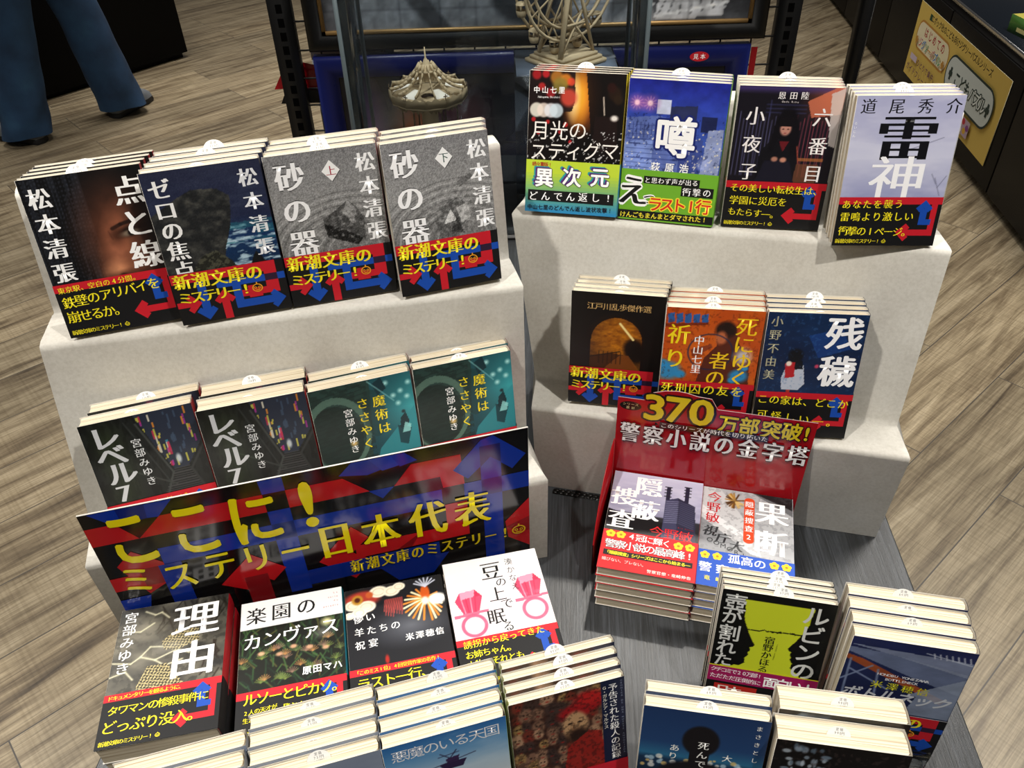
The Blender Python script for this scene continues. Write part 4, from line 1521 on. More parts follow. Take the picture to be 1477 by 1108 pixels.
def book(key, x, y, z, yaw, lean, W, H, t, full, label, group, price='737円', slip=True, raised=.5):
    o = bpy.data.objects.new('paperback', None)
    o.empty_display_size = .03
    COL.objects.link(o)
    a, l = math.radians(yaw), math.radians(lean)
    r = Vector((math.cos(a), math.sin(a), 0))
    bk = Vector((-math.sin(a), math.cos(a), 0))
    u = math.cos(l) * Vector((0, 0, 1)) + math.sin(l) * bk
    n = math.cos(l) * bk - math.sin(l) * Vector((0, 0, 1))
    o.matrix_world = Matrix(((r.x, n.x, u.x, x), (r.y, n.y, u.y, y), (r.z, n.z, u.z, z), (0, 0, 0, 1)))
    tag(o, label, 'book', group)
    c, p, b, s = book_parts(key, W, H, t, full, price)
    link('cover', c, o)
    link('page_block', p, o)
    link('paper_band', b, o)
    if slip:
        sl = link('price_slip', s, o)
        sl.location.x = random.uniform(-.004, .004)
        sl.location.z = random.uniform(-.003, .0008) if random.random() < raised else random.uniform(-.0075, -.0055)
    return o


ORD = ['front', 'second', 'third', 'fourth', 'fifth', 'sixth']
TOP = ['top', 'second', 'third', 'fourth', 'fifth', 'sixth']


def standing(key, pose, n, depth, look, where, price, W=.1035, H=BH, gap=.0004, drift=0., art=None, raised=.45, rise=0.):
    x, y, z, yaw, lean = pose
    a, l = math.radians(yaw), math.radians(lean)
    pitch = depth / n
    t = pitch * math.cos(l) - gap
    bk = Vector((-math.sin(a), math.cos(a), 0))
    rt = Vector((math.cos(a), math.sin(a), 0))
    for i in range(n):
        p = Vector((x, y, z)) + bk * pitch * i + rt * (drift * i / max(n - 1, 1) + (random.uniform(-.0004, .0004) if i else 0)) + Vector((0, 0, rise * i))
        if i == 0:
            lab = 'front copy of %s, %s' % (look, where)
        else:
            lab = '%s from front in stack of %s' % (ORD[i], look)
        book(art or key, p.x, p.y, p.z, yaw, lean, W, H, t, i == 0, lab, 'stack of the ' + look, price, raised=raised)


def lying(key, pose, n, look, where, price, W=.105, H=BH, shift=.0008):
    x, y, z, yaw, lean = pose[:5]
    t = (z - T_Z - .0005) / n
    a = math.radians(yaw)
    bk = Vector((-math.sin(a), math.cos(a), 0))
    rt = Vector((math.cos(a), math.sin(a), 0))
    for i in range(n):
        p = Vector((x, y, z - i * t)) + (bk * random.uniform(-shift, shift) + rt * random.uniform(-shift, shift) if i else Vector())
        lab = 'top copy of %s, %s' % (look, where) if i == 0 else '%s copy from the top, %s' % (TOP[i], look)
        book(key, p.x, p.y, p.z, yaw, 90 - pose[4] * (1 - i / n), W, H, t - .0005 - (.0006 if pose[4] else 0), i == 0, lab, 'flat stack of the ' + look, price, slip=False)


ZO = 1.5
BOOKS = [
    # key, pose (x, y, z, yaw, lean), copies, depth, look, where, price, drift
    ('ten', (-.371, .6631, -.455, 16.4, 12.4), 4, .040, 'black paperback with a shadowed male eye', 'left end of the left riser', '737円', .010),
    ('zero', (-.2673, .6776, -.4548, 15.2, 6.1), 4, .050, 'paperback with a dark sea cliff', 'left riser top step', '737円', .0105),
    ('suna1', (-.1653, .7061, -.4564, 14.6, 7.1), 3, .043, 'grey sand paperback with red character in diamond', 'left riser', '935円', .007),
    ('suna2', (-.0575, .7165, -.4541, 16.6, 11.4), 3, .043, 'grey sand paperback with dark character in diamond', 'left riser', '880円', .007),
    ('gekko', (.0717, .8463, -.4428, -12.8, 14.2), 4, .035, 'black paperback with orange glow and lime band', 'right riser', '781円', .004),
    ('uwasa', (.1759, .8264, -.4464, -15.4, 9.1), 4, .038, 'blue night city paperback with green band', 'right riser', '693円', 0),
    ('roku', (.2878, .8073, -.4471, -9.5, 5.4), 4, .034, 'paperback with a schoolgirl in black uniform', 'right riser', '781円', 0),
    ('rai', (.3935, .7576, -.4443, -3.9, 11.0), 4, .044, 'pale lavender paperback with giant characters', 'right end of right riser', '880円', .003),
    ('edo', (.1176, .7445, -.6425, -10.8, 3.4), 4, .034, 'black paperback with a golden brick tunnel', 'right riser low step', '693円', .004),
    ('shini', (.2163, .7035, -.6461, -8.5, 8.3), 4, .0445, 'orange paperback with yellow title', 'right riser low step', '880円', .003),
    ('zan', (.3212, .6824, -.6446, -6.9, 10.9), 4, .040, 'navy paperback with a child holding red doll', 'right riser low step', '781円', .002),
    ('lev', (-.3517, .568, -.659, 17.5, 12.4), 2, .0385, 'leftmost stair and neon street paperback', 'left riser low step', '1265円', .007),
    ('lev', (-.248, .5915, -.6607, 15.0, 8.7), 2, .045, 'stair and neon street paperback beside teal ones', 'left riser', '1265円', .003),
    ('maj', (-.1452, .618, -.6622, 17.2, 9.3), 2, .035, 'teal alley paperback beside the stair ones', 'left riser low step', '825円', .003),
    ('maj', (-.0439, .6472, -.662, 15.8, 9.5), 2, .0275, 'teal alley paperback at the right end', 'left riser low step', '825円', .002),
]
for key, po, n, dep, look, where, price, drift in BOOKS:
    standing(key, (po[0], po[1], po[2] + ZO, po[3], po[4]), n, dep * 1.07, look, where, price, drift=drift, rise=-.42 * dep * 1.07 / n * math.sin(math.radians(po[4])))

FLAT = [
    ('riyu', (-.3293, .3785, -.708, 10.0), 4, 'paperback with lightning over wire towers', 'left end of flat row', .108, .1515),
    ('raku', (-.2099, .3872, -.7146, 10.8), 5, 'jungle paperback with white top', 'in the flat row', .1043, .152),
    ('haka', (-.1047, .4011, -.7167, 10.96), 5, 'black paperback with bird and clouds', 'in the flat row', .1038, .152),
    ('mame', (-.0027, .4324, -.7165, 10.9), 5, 'white paperback with two pink jewel rings', 'right end of flat row', .1043, .152),
    ('inpei', (.1389, .5640, -.7345, -14.7, 2.5), 5, 'red banded paperback with a grey tower', 'before the red board', .1078, .1465),
    ('kadan', (.2422, .5393, -.7372, -14.7, 1.5), 5, 'blue banded paperback with orange capsule', 'before the red board', .1054, .1455),
]
for key, po, n, look, where, W, H in FLAT:
    lying(key, (po[0], po[1], po[2] + ZO, po[3], po[4] if len(po) > 4 else 0), n, look, where, '737円', W - .0012, H)

FRONT = [
    ('rubin', (.2376, .4386, -.7935, -12.9, 10.6), 4, .0278, 'paperback with two black profiles on lime', 'foreground', '572円', -.002, 0),
    ('bottle', (.3448, .3968, -.7935, -12.6, 5.0), 4, .0590, 'blue steel bridge paperback', 'at the right table edge', '693円', -.001, .0006),
    ('shinde', (.1477, .3234, -.7935, -10.4, 11.6), 2, .026, 'dusk paperback with a dark head', 'front edge', '693円', .001, .001),
    ('kuro', (.2513, .2946, -.7945, -9.9, 10.4), 2, .053, 'thick black paperback with pale blossoms', 'front edge', '990円', .004, .0005),
    ('yokoku', (.0477, .3417, -.7935, 13.8, 14.6), 4, .042, 'paperback with a crowd of painted faces', 'front edge', '605円', .002, .0015),
    ('akuma', (-.0585, .3218, -.7940, 14.6, 8.5), 4, .056, 'sky blue paperback with a small ship', 'front edge', '737円', .003, .0008),
    ('hai', (-.1600, .2960, -.7940, 14.6, 8.5), 4, .060, 'grey blue paperback', 'front edge left of the sky blue one', '737円', .003, .0012),
    ('ao', (-.2640, .2690, -.7940, 14.6, 8.5), 3, .050, 'dull blue paperback', 'second stack from the left, front edge', '737円', .003, .001),
    ('hai', (-.3680, .2420, -.7940, 14.6, 8.5), 2, .034, 'grey paperback', 'front left corner of the table', '737円', .003, .001),
]
for key, po, n, dep, look, where, price, drift, rise in FRONT:
    standing(key, (po[0], po[1], po[2] + ZO, po[3], po[4]), n, dep, look, where, price, W=.104, drift=drift, rise=rise, raised=.9)
    # the clear stand each front stack leans in: base, back and lip
    a, l = math.radians(po[3]), math.radians(po[4])
    st = empty('book_stand', (po[0], po[1], T_Z), a)
    tag(st, 'clear acrylic stand under stack of ' + look, 'book stand', 'clear acrylic book stands')
    m = MB()
    m.box(-.045, .045, -.012, dep + .010, .0004, .0034)
    m.build('base_plate', M_acrylic, st)
    m = MB()
    s_, c_ = math.sin(l), math.cos(l)
    y0 = dep + .0035
    v = [(x, y0 + q + h * s_, .0034 + h * c_) for h in (0, .13) for q in (0, .003) for x in (-.045, .045)]
    m.add(v, [(0, 2, 3, 1), (4, 5, 7, 6), (0, 1, 5, 4), (2, 6, 7, 3), (0, 4, 6, 2), (1, 3, 7, 5)])
    m.build('back_plate', M_acrylic, st)
    m = MB()
    m.box(-.045, .045, -.012, -.009, .0034, .028)
    m.box(-.045, .045, -.012, -.009, .028, .0284)
    m.build('front_lip', M_acrylic, st)

# ------------------------------------------------------------------ table
ta = math.atan2(.0249, .3212)            # the table's long side against the picture's depth
tb = empty('display_table', (.4462, .3797, 0), -ta)
tag(tb, 'dark grey woodgrain display table carrying the risers and books', 'table')
m = MB()
m.box(-.872, 0, -.26, 1.42, T_Z - .03, T_Z)
o = m.build('tabletop', M_table, tb)
bevel(o, .002)
for lx in (-.84, -.06):
    for ly in (-.2, 1.34):
        m = MB()
        m.box(lx, lx + .04, ly, ly + .04, .0005, T_Z - .0305)
        m.build('leg', M_blackmetal, tb)
m = MB()
m.box(-.83, -.04, -.17, 1.33, T_Z - .09, T_Z - .0305)
m.build('apron', M_blackmetal, tb)


# ------------------------------------------------------------------ stepped cardboard risers
def riser(label, L, R, nx=60, seed=1):
    """L and R are the profiles (list of points) at the two ends; the body between is one folded cardboard shell"""
    rr = np.random.default_rng(seed)
    L, R = np.array(L, float), np.array(R, float)

    def dense(P):
        out = []
        for a, b in zip(P[:-1], P[1:]):
            k = max(2, int(np.linalg.norm(b - a) / .006))
            out += [a + (b - a) * i / k for i in range(k)]
        return np.array(out + [P[-1]])
    k = [max(2, int(max(np.linalg.norm(L[i + 1] - L[i]), np.linalg.norm(R[i + 1] - R[i])) / .007)) for i in range(len(L) - 1)]

    def dn(P):
        out = []
        for i in range(len(P) - 1):
            out += [P[i] + (P[i + 1] - P[i]) * j / k[i] for j in range(k[i])]
        return np.array(out + [P[-1]])
    A, B = dn(L), dn(R)
    corner = np.cumsum([0] + k)
    n = len(A)
    V = np.zeros((nx + 1, n, 3))
    for i in range(nx + 1):
        t = i / nx
        V[i] = A + (B - A) * t
    # soft, slightly dented edges
    ctr = V.mean(1, keepdims=True)
    for c in corner[1:-1]:
        w = rr.random(nx + 1)
        w = np.convolve(np.pad(w, 3, mode='edge'), np.ones(5) / 5, 'same')[3:-3]
        V[:, c, 2] -= .0024 * w ** 2
        V[:, c] += (ctr[:, 0] - V[:, c]) * .004 * w[:, None]
    mb = MB()
    idx = np.arange((nx + 1) * n).reshape(nx + 1, n)
    f = np.stack([idx[:-1, :-1].ravel(), idx[1:, :-1].ravel(), idx[1:, 1:].ravel(), idx[:-1, 1:].ravel()], 1)
    mb.add(V.reshape(-1, 3), f)
    for P, fl in ((V[0], 1), (V[-1], 0)):
        q = [Vector((p[1], p[2], 0)) for p in P]
        tri = geometry.tessellate_polygon([q])
        mb.add(P, [tuple(t) for t in tri])
    o = mb.build('cardboard_riser', M_card)
    tag(o, label, 'display riser')
    return o


def v3(p, d=(0, 0), z=None):
    return (p[0] + d[0], p[1] + d[1], p[2] if z is None else z)


zb = T_Z + .0005
a1, a2, a3 = .836, 1.042, 1.155
# ends measured along each step; the back block stands behind the upper step
Lr = [(.0367, .6492, zb), (.0368, .6440, a1), (.0151, .6975, a1 - .003), (.0147, .7223, a2), (.0010, .7870, a2 - .004), (-.0050, .8160, a3), (-.0126, .8430, a3), (-.015, .8480, zb)]
dl = (-.4755, -.0985)
Ll = [(-.4450, .5530, zb), (-.4400, .5410, a1), (-.4560, .5990, a1 - .003), (-.4507, .6423, a2), (-.4640, .7060, a2 - .004), (-.4700, .7350, a3), (-.4780, .7620, a3), (-.480, .7670, zb)]
riser('left white stepped cardboard riser under the large dark cover row', Ll, Lr, seed=3)
b1, b2, b3 = .853, 1.052, 1.165
Rr = [(.4447, .6640, zb), (.4360, .6427, b1), (.4434, .6998, b1 - .003), (.4654, .7489, b2), (.4730, .8030, b2 - .004), (.4800, .8360, b3), (.487, .8640, b3), (.487, .8700, zb)]
Rl = [(.0290, .7720, zb), (.0225, .7498, b1), (.0300, .8060, b1 - .003), (.0057, .8627, b2), (.0260, .9170, b2 - .004), (.0330, .9500, b3), (.040, .9780, b3), (.040, .9840, zb)]
riser('right white stepped cardboard riser behind the red board', Rl, Rr, seed=5)


mt = empty('non_slip_mat', (.236, .7172, T_Z), math.radians(-14.9))
tag(mt, 'black non-slip mesh strip under the right riser', 'mat')
m = MB()
for i in range(19):
    x = -.19 + i * .0075
    m.box(x, x + .0055, -.0115, -.0078, .0003, .0022)
    m.box(x + .002, x + .0075, -.0074, -.0034, .0003, .0022)
m.box(-.19, -.046, -.012, -.0032, .0001, .0008)
m.build('mesh_strip', M_wire, mt)


# ------------------------------------------------------------------ printed boards
def board(name, p0, p1, zbot, label, art, thick=.0012, mat=None, outline=None, back='#d8d4cc'):
    p0, p1 = np.array(p0, float), np.array(p1, float)
    w = np.linalg.norm(p1 - p0)
    u = (p1 - p0) / w
    o = empty(name, (p0[0], p0[1], zbot), math.atan2(u[1], u[0]))
    tag(o, label, 'sign')
    m = Sheet(lambda x, y, k: np.stack([np.asarray(x, float) / 1000, -np.asarray(k) * 6e-5 + 0 * np.asarray(x, float), np.asarray(y, float) / 1000 - zbot], 1))
    art(m, w * 1000)
    return o, m, w


def flipz(m):
    """text helper: sheets on boards use heights above the floor (mm), y up"""
    old = m.text

    def t(st, x0, y0, x1=None, y1=None, size=10, col='#fff', sty='m', sx=1., out=None, skew=0, ang=0):
        if x1 is None:
            x1, y1 = x0, y0
        fx = m.fx
        m.fx = lambda x, y, k: fx(x, -np.asarray(y), k)
        old(st, x0, -y0, x1, -y1, size, col, sty, sx, out, skew, ang)
        m.fx = fx
    return t


def art_sign(m, w):
    BK, BL, RD, BD = '#0b0a0c', '#0c2f96', '#b3161c', '#0e1a5a'
    m.poly([(0, 704), (434, 704), (434, 933), (0, 933)], BK)
    for pts, c in (
            ([(8, 932.5), (33, 932.5), (34, 912), (27, 912)], BL), ([(33, 932.5), (59, 932.5), (57, 914), (34, 912)], '#0b1f72'), ([(59, 932.5), (84, 932.5), (67, 913), (57, 914)], BL),
            ([(0, 914), (27, 914), (43, 889), (0, 889)], RD), ([(43, 889), (68, 914), (164, 914), (164, 889)], RD),
            ([(163, 932.5), (186, 932.5), (186, 914), (164, 914)], BL), ([(164, 889), (186, 889), (186, 870), (164, 870)], BL),
            ([(54, 870), (339, 870), (339, 846), (54, 846)], BL), ([(164, 870), (186, 870), (186, 846), (164, 846)], '#0c2470'), ([(164, 846), (186, 846), (186, 760), (164, 760)], BL),
            ([(186, 914), (242, 914), (266, 889), (186, 889)], RD),
            ([(239, 918), (253, 932.5), (270, 932.5), (282, 916), (267, 912)], BL), ([(270, 932.5), (292, 932.5), (300, 917), (282, 914)], '#1238a4'), ([(292, 932.5), (306, 932.5), (318, 919), (300, 915)], BL),
            ([(265, 889), (291, 889), (278, 875)], BL),
            ([(291, 889), (311, 915), (362, 915), (364, 872), (341, 872), (339, 889)], RD),
            ([(353, 894), (384, 929), (397, 932.5), (431, 898), (416, 880), (393, 903), (368, 878)], BL), ([(382, 914), (404, 914), (404, 712), (382, 712)], BL), ([(382, 920), (404, 920), (404, 893), (393, 903), (382, 891)], '#0e1a5e'),
            ([(363, 872), (434, 872), (434, 848), (363, 848)], BL), ([(382, 872), (404, 872), (404, 848), (382, 848)], '#0d1c6c'),
            ([(406, 799), (434, 830), (434, 750), (409, 772)], RD), ([(406, 790), (434, 800), (434, 776), (420, 780)], '#8a1016'),
            ([(341, 846), (365, 846), (365, 804), (341, 804)], RD), ([(200, 799), (240, 843), (256, 822), (236, 803), (256, 784), (234, 760)], RD), ([(240, 812), (365, 812), (365, 792), (240, 792)], RD), ([(284, 792), (312, 812), (300, 792)], '#780d14'),
            ([(0, 840), (52, 840), (52, 820), (0, 820)], RD), ([(12, 856), (30, 874), (54, 850), (54, 822), (30, 808)], '#a8151b'), ([(30, 846), (52, 846), (52, 820), (30, 820)], '#7c1218'),
            ([(48, 846), (70, 846), (70, 770), (48, 770)], '#0d2a88'), ([(98, 797), (135, 834), (166, 803), (150, 786), (136, 800), (122, 780)], RD), ([(122, 800), (146, 800), (146, 720), (122, 720)], '#7e1219'),
            ([(186, 790), (330, 790), (330, 766), (186, 766)], '#0d2a88'), ([(260, 770), (340, 770), (320, 740), (280, 740)], '#0d2a88'), ([(0, 806), (30, 806), (20, 770), (0, 770)], '#0c2f96')):
        m.poly(pts, c)
    T = flipz(m)
    yl = '#eadb0a'
    T('こ', 36, 892, size=86, col=yl, sty='b', sx=.58)
    T('こ', 94, 889, size=86, col=yl, sty='b', sx=.58)
    T('に', 151, 885, size=82, col=yl, sty='b', sx=.66)
    T('!', 204, 890, size=88, col=yl, sty='G', sx=.9)
    for ch, x, z in (('ミ', 24, 833), ('ス', 64, 826), ('テ', 104, 829), ('リ', 141, 828), ('ー', 180, 827)):
        T(ch, x, z, size=46, col=yl, sty='k', sx=.74)
    for ch, x, z in (('日', 222, 829), ('本', 270, 828), ('代', 321, 831), ('表', 370, 832)):
        T(ch, x, z, size=57, col=yl, sty='M', sx=.72)
    T('新潮文庫のミステリー!', 238, 781, 405, 782, 22, '#e0c81a', 'M', .68)
    fx = m.fx
    m.fx = lambda x, y, k: fx(x, -np.asarray(y), k)
    emblem(m, 421, -782, 7, '#e2b41a')
    m.fx = fx


o, m, w = board('sign_board', (-.4065, .521), (.0150, .625), T_Z + .0006, 'wide black, blue and red arrow-patterned sign board with yellow lettering', art_sign)
m.box(0, w, .0002, .0014, 0, .933 - T_Z - .0006, lin(hx('#dcd8d0')))
m.box(0, w, -.0001, .0015, .933 - T_Z - .0006, .9335 - T_Z - .0006, lin(hx('#e8e4dc')))
m.build('printed_panel', M_gloss, o)
f = MB()
f.box(.02, w - .02, .0016, .006, .0005, .012)
f.build('foot_strip', M_card, o)


def art_red(m, w):
    RD = '#a50f1a'
    w = 220
    m.poly([(0, 700), (w, 700), (w, 888), (112, 888), (104, 902), (88, 903), (76, 906), (66, 907), (52, 905), (36, 899), (30, 888), (0, 888)], RD)
    T = flipz(m)
    m.ell(15, 877, 12.5, 6.6, '#1a1412')
    T('シリーズ', 8, 879.4, 22, 879.4, 4.4, '#d8c890', 'r')
    T('累計', 12, 874.2, 18, 874.2, 4.4, '#d8c890', 'r')
    for ch, x, z in (('3', 42, 880), ('7', 68, 881), ('0', 95, 882)):
        T(ch, x, z, size=52, col='#e0c820', sty='G', sx=1.08, out=('#1c1010', .075))
    for ch, x, z in (('万', 126, 870), ('部', 149, 871), ('突', 173, 871), ('破', 195, 872), ('!', 211, 872)):
        T(ch, x, z, size=27, col='#e0c820', sty='G', sx=.84, out=('#1c1010', .075))
    m.poly([(50, 851), (172, 851), (172, 860), (50, 860)], '#1c0a0c')
    T('このシリーズが時代を切り拓いた', 55, 855.5, 168, 856, 7.8, '#f4f0ec', 'm')
    T('警察小説の金字塔', 17, 838, 207, 838, 32, '#f0eeee', 'M', .74, out=('#3a0508', .05))


o, m, w = board('point_of_sale_board', (.1215, .7225), (.3345, .6665), T_Z + .0006, 'red upright board with large yellow 370 lettering behind police paperbacks', art_red)
pts = [(0, 700), (220, 700), (220, 888), (112, 888), (104, 902), (88, 903), (76, 906), (66, 907), (52, 905), (36, 899), (30, 888), (0, 888)]
n0 = len(pts)
tri = geometry.tessellate_polygon([[Vector((x, y, 0)) for x, y in pts]])
zr = T_Z + .0006
m.add([(x / 1000, .001, y / 1000 - zr) for x, y in pts], [tuple(t) for t in tri], lin(hx('#8a1018')))
v = [(x / 1000, yy, y / 1000 - zr) for yy in (0, .001) for x, y in pts]
m.add(v, [(i, (i + 1) % n0, n0 + (i + 1) % n0, n0 + i) for i in range(n0)], lin(hx('#c8b0b0')))
m.build('printed_panel', M_gloss, o)
# curved red wings folded forward at the sides
for sx, x0 in ((-1, 0),):
    f = MB()
    q = []
    for i in range(9):
        t = i / 8
        q.append((x0 + sx * .006 * math.sin(t * 1.5), -.002 - .105 * t, .128 - .075 * t * t))
    v, fc = [], []
    for a, b, h in q:
        v += [(a, b, .0005), (a, b, h), (a + sx * .001, b, .0005), (a + sx * .001, b, h)]
    for i in range(8):
        k = i * 4
        fc += [(k, k + 4, k + 5, k + 1), (k + 2, k + 3, k + 7, k + 6), (k + 1, k + 5, k + 7, k + 3)]
    f.add(v, fc)
    f.build('side_wing', M_redcard, o)

# ------------------------------------------------------------------ floor
m = MB()
m.add([(-7, -2.5, 0), (7, -2.5, 0), (7, 10, 0), (-7, 10, 0)], [(0, 1, 2, 3)])
fl = m.build('floor', M_floor)
fl['kind'] = 'structure'

# ------------------------------------------------------------------ wire rack with two framed puzzles
RY = 1.98
rk = empty('display_rack', (.08, RY, 0))
tag(rk, 'black steel wire display rack holding the framed puzzles', 'display rack')
for x in (-.575, .575):
    m = MB()
    m.box(x - .025, x + .025, -.016, .016, 0.001, 1.7)
    for i in range(52):
        z = .12 + i * .03
        m.add([(x - .007, -.0163, z), (x + .007, -.0163, z), (x + .007, -.0163, z + .019), (x - .007, -.0163, z + .019)], [(0, 1, 2, 3)], mat=1)
    o = m.build('upright', [M_blackmetal, M_void], rk)
    m = MB()
    m.box(x - .02, x + .02, -.22, .22, .001, .03)
    m.build('foot', M_blackmetal, rk)
m = MB()
for i in range(24):
    z = .2 + i * .064
    m.tube([(-.56, 0, z), (.56, 0, z)], .0022, 6)
for i in range(15):
    x = -.5 + i * .0715
    m.tube([(x, .004, .15), (x, .004, 1.69)], .0022, 6)
m.build('wire_grid', M_wire, rk)
m = MB()
m.box(-.555, .555, -.015, .015, .13, .16)
m.box(-.555, .555, -.015, .015, 1.67, 1.70)
m.build('crossbar', M_blackmetal, rk)
m = MB()
m.prism([(-.62, .775), (-.46, .775), (-.46, .80), (-.60, .81), (-.612, .79)], .017, .05)
m.build('shelf_bracket', M_blackmetal, rk)


def picture(p, kind):
    n = p.noise(p.w / 7, p.h / 7, 3)
    if kind == 'grey':
        p.fill('#43464b')
        p.mix(np.clip(n * 2 - .8, 0, 1) * .6, '#777b82')
        b = p.h
        for x, y, rx, ry, c, a in ((120, b - 150, 90, 170, '#5c6066', 24), (150, b - 40, 70, 80, '#7d8187', 10), (215, b - 90, 40, 120, '#3a3c40', -32), (262, b - 70, 26, 110, '#6c7076', -34), (330, b - 80, 60, 90, '#8a8d92', 18),
                                   (355, b - 20, 80, 34, '#74777c', 8), (450, b - 60, 74, 56, '#2c2e32', 0), (450, b - 66, 54, 36, '#3c3f44', 0), (640, b - 24, 92, 46, '#a4a7ac', 0), (640, b - 4, 100, 30, '#8d9096', 0), (560, b - 120, 90, 40, '#2e3034', 0),
                                   (700, b - 110, 26, 120, '#4a4d52', 30), (740, b - 60, 20, 90, '#3c3e42', -26), (930, b - 60, 120, 50, '#34363a', 8)):
            p.ell(x, y, rx, ry, c, .12, .9, a)
        for k in range(24):
            p.ell(548 + k * 8, b - 62 + (k - 12) ** 2 * .22, 5, 5, '#b4b7bb', .3, .8)
        p.poly([(735, b), (770, b - 120), (800, b - 140), (850, b - 140), (905, b - 40), (890, b - 8)], '#a9acb1')
        for i in range(7):
            p.line([(815, b - 145), (742 + i * 26, b - 4 - i * 4)], 3, '#4a4c50')
        p.line([(740, b - 10), (898, b - 34)], 6, '#c4c7cb')
        p.line([(262, b - 160), (262, b)], 3, '#202226')
        p.ell(210, b - 128, 20, 24, '#9a9da2', .2)
        p.mul(.75 + .5 * p.noise(14, 14, 8))
    else:
        p.fill('#14151c')
        p.mix(np.clip(n * 2 - .9, 0, 1) * .6, '#2a2636')
        for x, y, rx, ry, c in ((60, 200, 40, 160, '#6a4a70'), (170, 150, 50, 90, '#8a4a28'), (280, 90, 60, 60, '#4a1c24'), (520, 200, 120, 140, '#1c2444'), (700, 120, 90, 90, '#262a4a'), (840, 180, 60, 120, '#3a3440')):
            p.ell(x, y, rx, ry, c, .5, .8)
    p.p = np.clip(p.p * (1.2 if kind == 'grey' else 1.1), 0, 1)
    for i in range(0, int(p.w), 34):
        p.line([(i, 0), (i, p.h)], 1.2, '#101114', .22)
    for j in range(0, int(p.h), 34):
        p.line([(0, j), (p.w, j)], 1.2, '#101114', .22)


def frame(name, x0, x1, z0, z1, y, fw, mat, label, kind, gold=None):
    o = empty(name, ((x0 + x1) / 2, y, z0))
    tag(o, label, 'framed puzzle')
    hw, h = (x1 - x0) / 2, z1 - z0
    m = MB()
    prof = [(0, .028), (0, .004), (.2, 0), (.55, .0), (.75, .006), (1, .012), (1, .028)]

    def cor(t, d):
        i = fw * t
        return [(-hw + i, d, i), (hw - i, d, i), (hw - i, d, h - i), (-hw + i, d, h - i)]
    V = [c for t, d in prof for c in cor(t, d)]
    fc = []
    for k in range(len(prof)):
        k2 = (k + 1) % len(prof)
        for i in range(4):
            fc.append((k * 4 + i, k * 4 + (i + 1) % 4, k2 * 4 + (i + 1) % 4, k2 * 4 + i))
    m.add(V, fc)
    m.build('moulding', mat, o)
    g = fw
    if gold:
        m = MB()
        for a in ((-hw + g, hw - g, g, g + .008), (-hw + g, hw - g, h - g - .008, h - g), (-hw + g, -hw + g + .008, g, h - g), (hw - g - .008, hw - g, g, h - g)):
            m.box(a[0], a[1], .009, .02, a[2], a[3])
        m.build('liner', M_gold, o)
        g += .008
    W, H = (hw - g) * 2000, (h - 2 * g) * 1000
    p = Pic(W, H, 5)
    picture(p, kind)
    m = MB()
    p.into(m, lambda x, y, k: np.stack([-(hw - g) + np.asarray(x) / 1000, np.full(len(np.asarray(x)), .016), h - g - np.asarray(y) / 1000], 1))
    m.add([(-hw + .004, .0275, .004), (hw - .004, .0275, .004), (hw - .004, .0275, h - .004), (-hw + .004, .0275, h - .004)], [(0, 1, 2, 3)], (.02, .02, .02))
    m.build('puzzle_picture', M_gloss, o)
    return o, hw, h


fy = RY - .046
o, hw, h = frame('framed_puzzle', -.437, .598, .912, 1.58, fy, .034, M_blackframe, 'large black framed grey puzzle with gold liner, upper frame on rack', 'grey', True)
o, hw, h = frame('framed_puzzle', -.432, .570, .32, .900, fy, .05, M_blueframe, 'blue framed puzzle hanging under the black framed one', 'dark')
m = Sheet(lambda x, y, k: np.stack([np.asarray(x, float) / 1000, -.0015 - np.asarray(k) * 1e-4 + 0 * np.asarray(x, float), h - np.asarray(y, float) / 1000], 1))
cx = (.4528 - .069) * 1000
m.ell(cx, 22, 22, 11, '#c81c28')
m.text('見本', cx - 8, 22, cx + 8, 22, 13, '#f4e4e4', 'g')
m.build('sample_sticker', M_matte, o)

bk = empty('backing_panel', (-.36, RY + .07, .0005))
tag(bk, 'pale grey panel behind the left edge of the black framed puzzle', 'panel')
m = MB()
m.box(-.10, .10, 0, .012, .86, 1.6)
m.box(-.10, -.08, 0, .012, 0, .86)
m.box(.08, .10, 0, .012, 0, .86)
m.build('panel_sheet', M_greywhite, bk)

# red card tags behind the frames
for x, z, rz, lab in ((-.49, .815, .06, 'red card tag on the left side of the rack'), (.575, .62, -.1, 'red card edge beside the blue frame')):
    t = empty('card_tag', (x, RY + (.03 if rz > 0 else -.03), z), rz)
    tag(t, lab, 'card')
    m = Sheet(lambda a, b, k: np.stack([np.asarray(a, float) / 1000, -np.asarray(k) * 1e-4 + 0 * np.asarray(a, float), -np.asarray(b, float) / 1000], 1))
    if rz > 0:
        m.poly([(-62, 8), (-18, -62), (100, -30), (100, 8)], '#a8141e')
        m.line([(-34, -10), (-26, -24), (-20, -12), (-12, -28)], 3, '#e8d8d8')
        m.box(-.02, .099, .0005, .0015, -.008, .028, lin(hx('#8a1018')))
    else:
        m.poly([(0, 0), (14, 0), (14, -270), (0, -270)], '#8a1018')
        m.box(0, .014, .0005, .0015, 0, .27, lin(hx('#701018')))
    m.build('card_face', M_gloss, t)

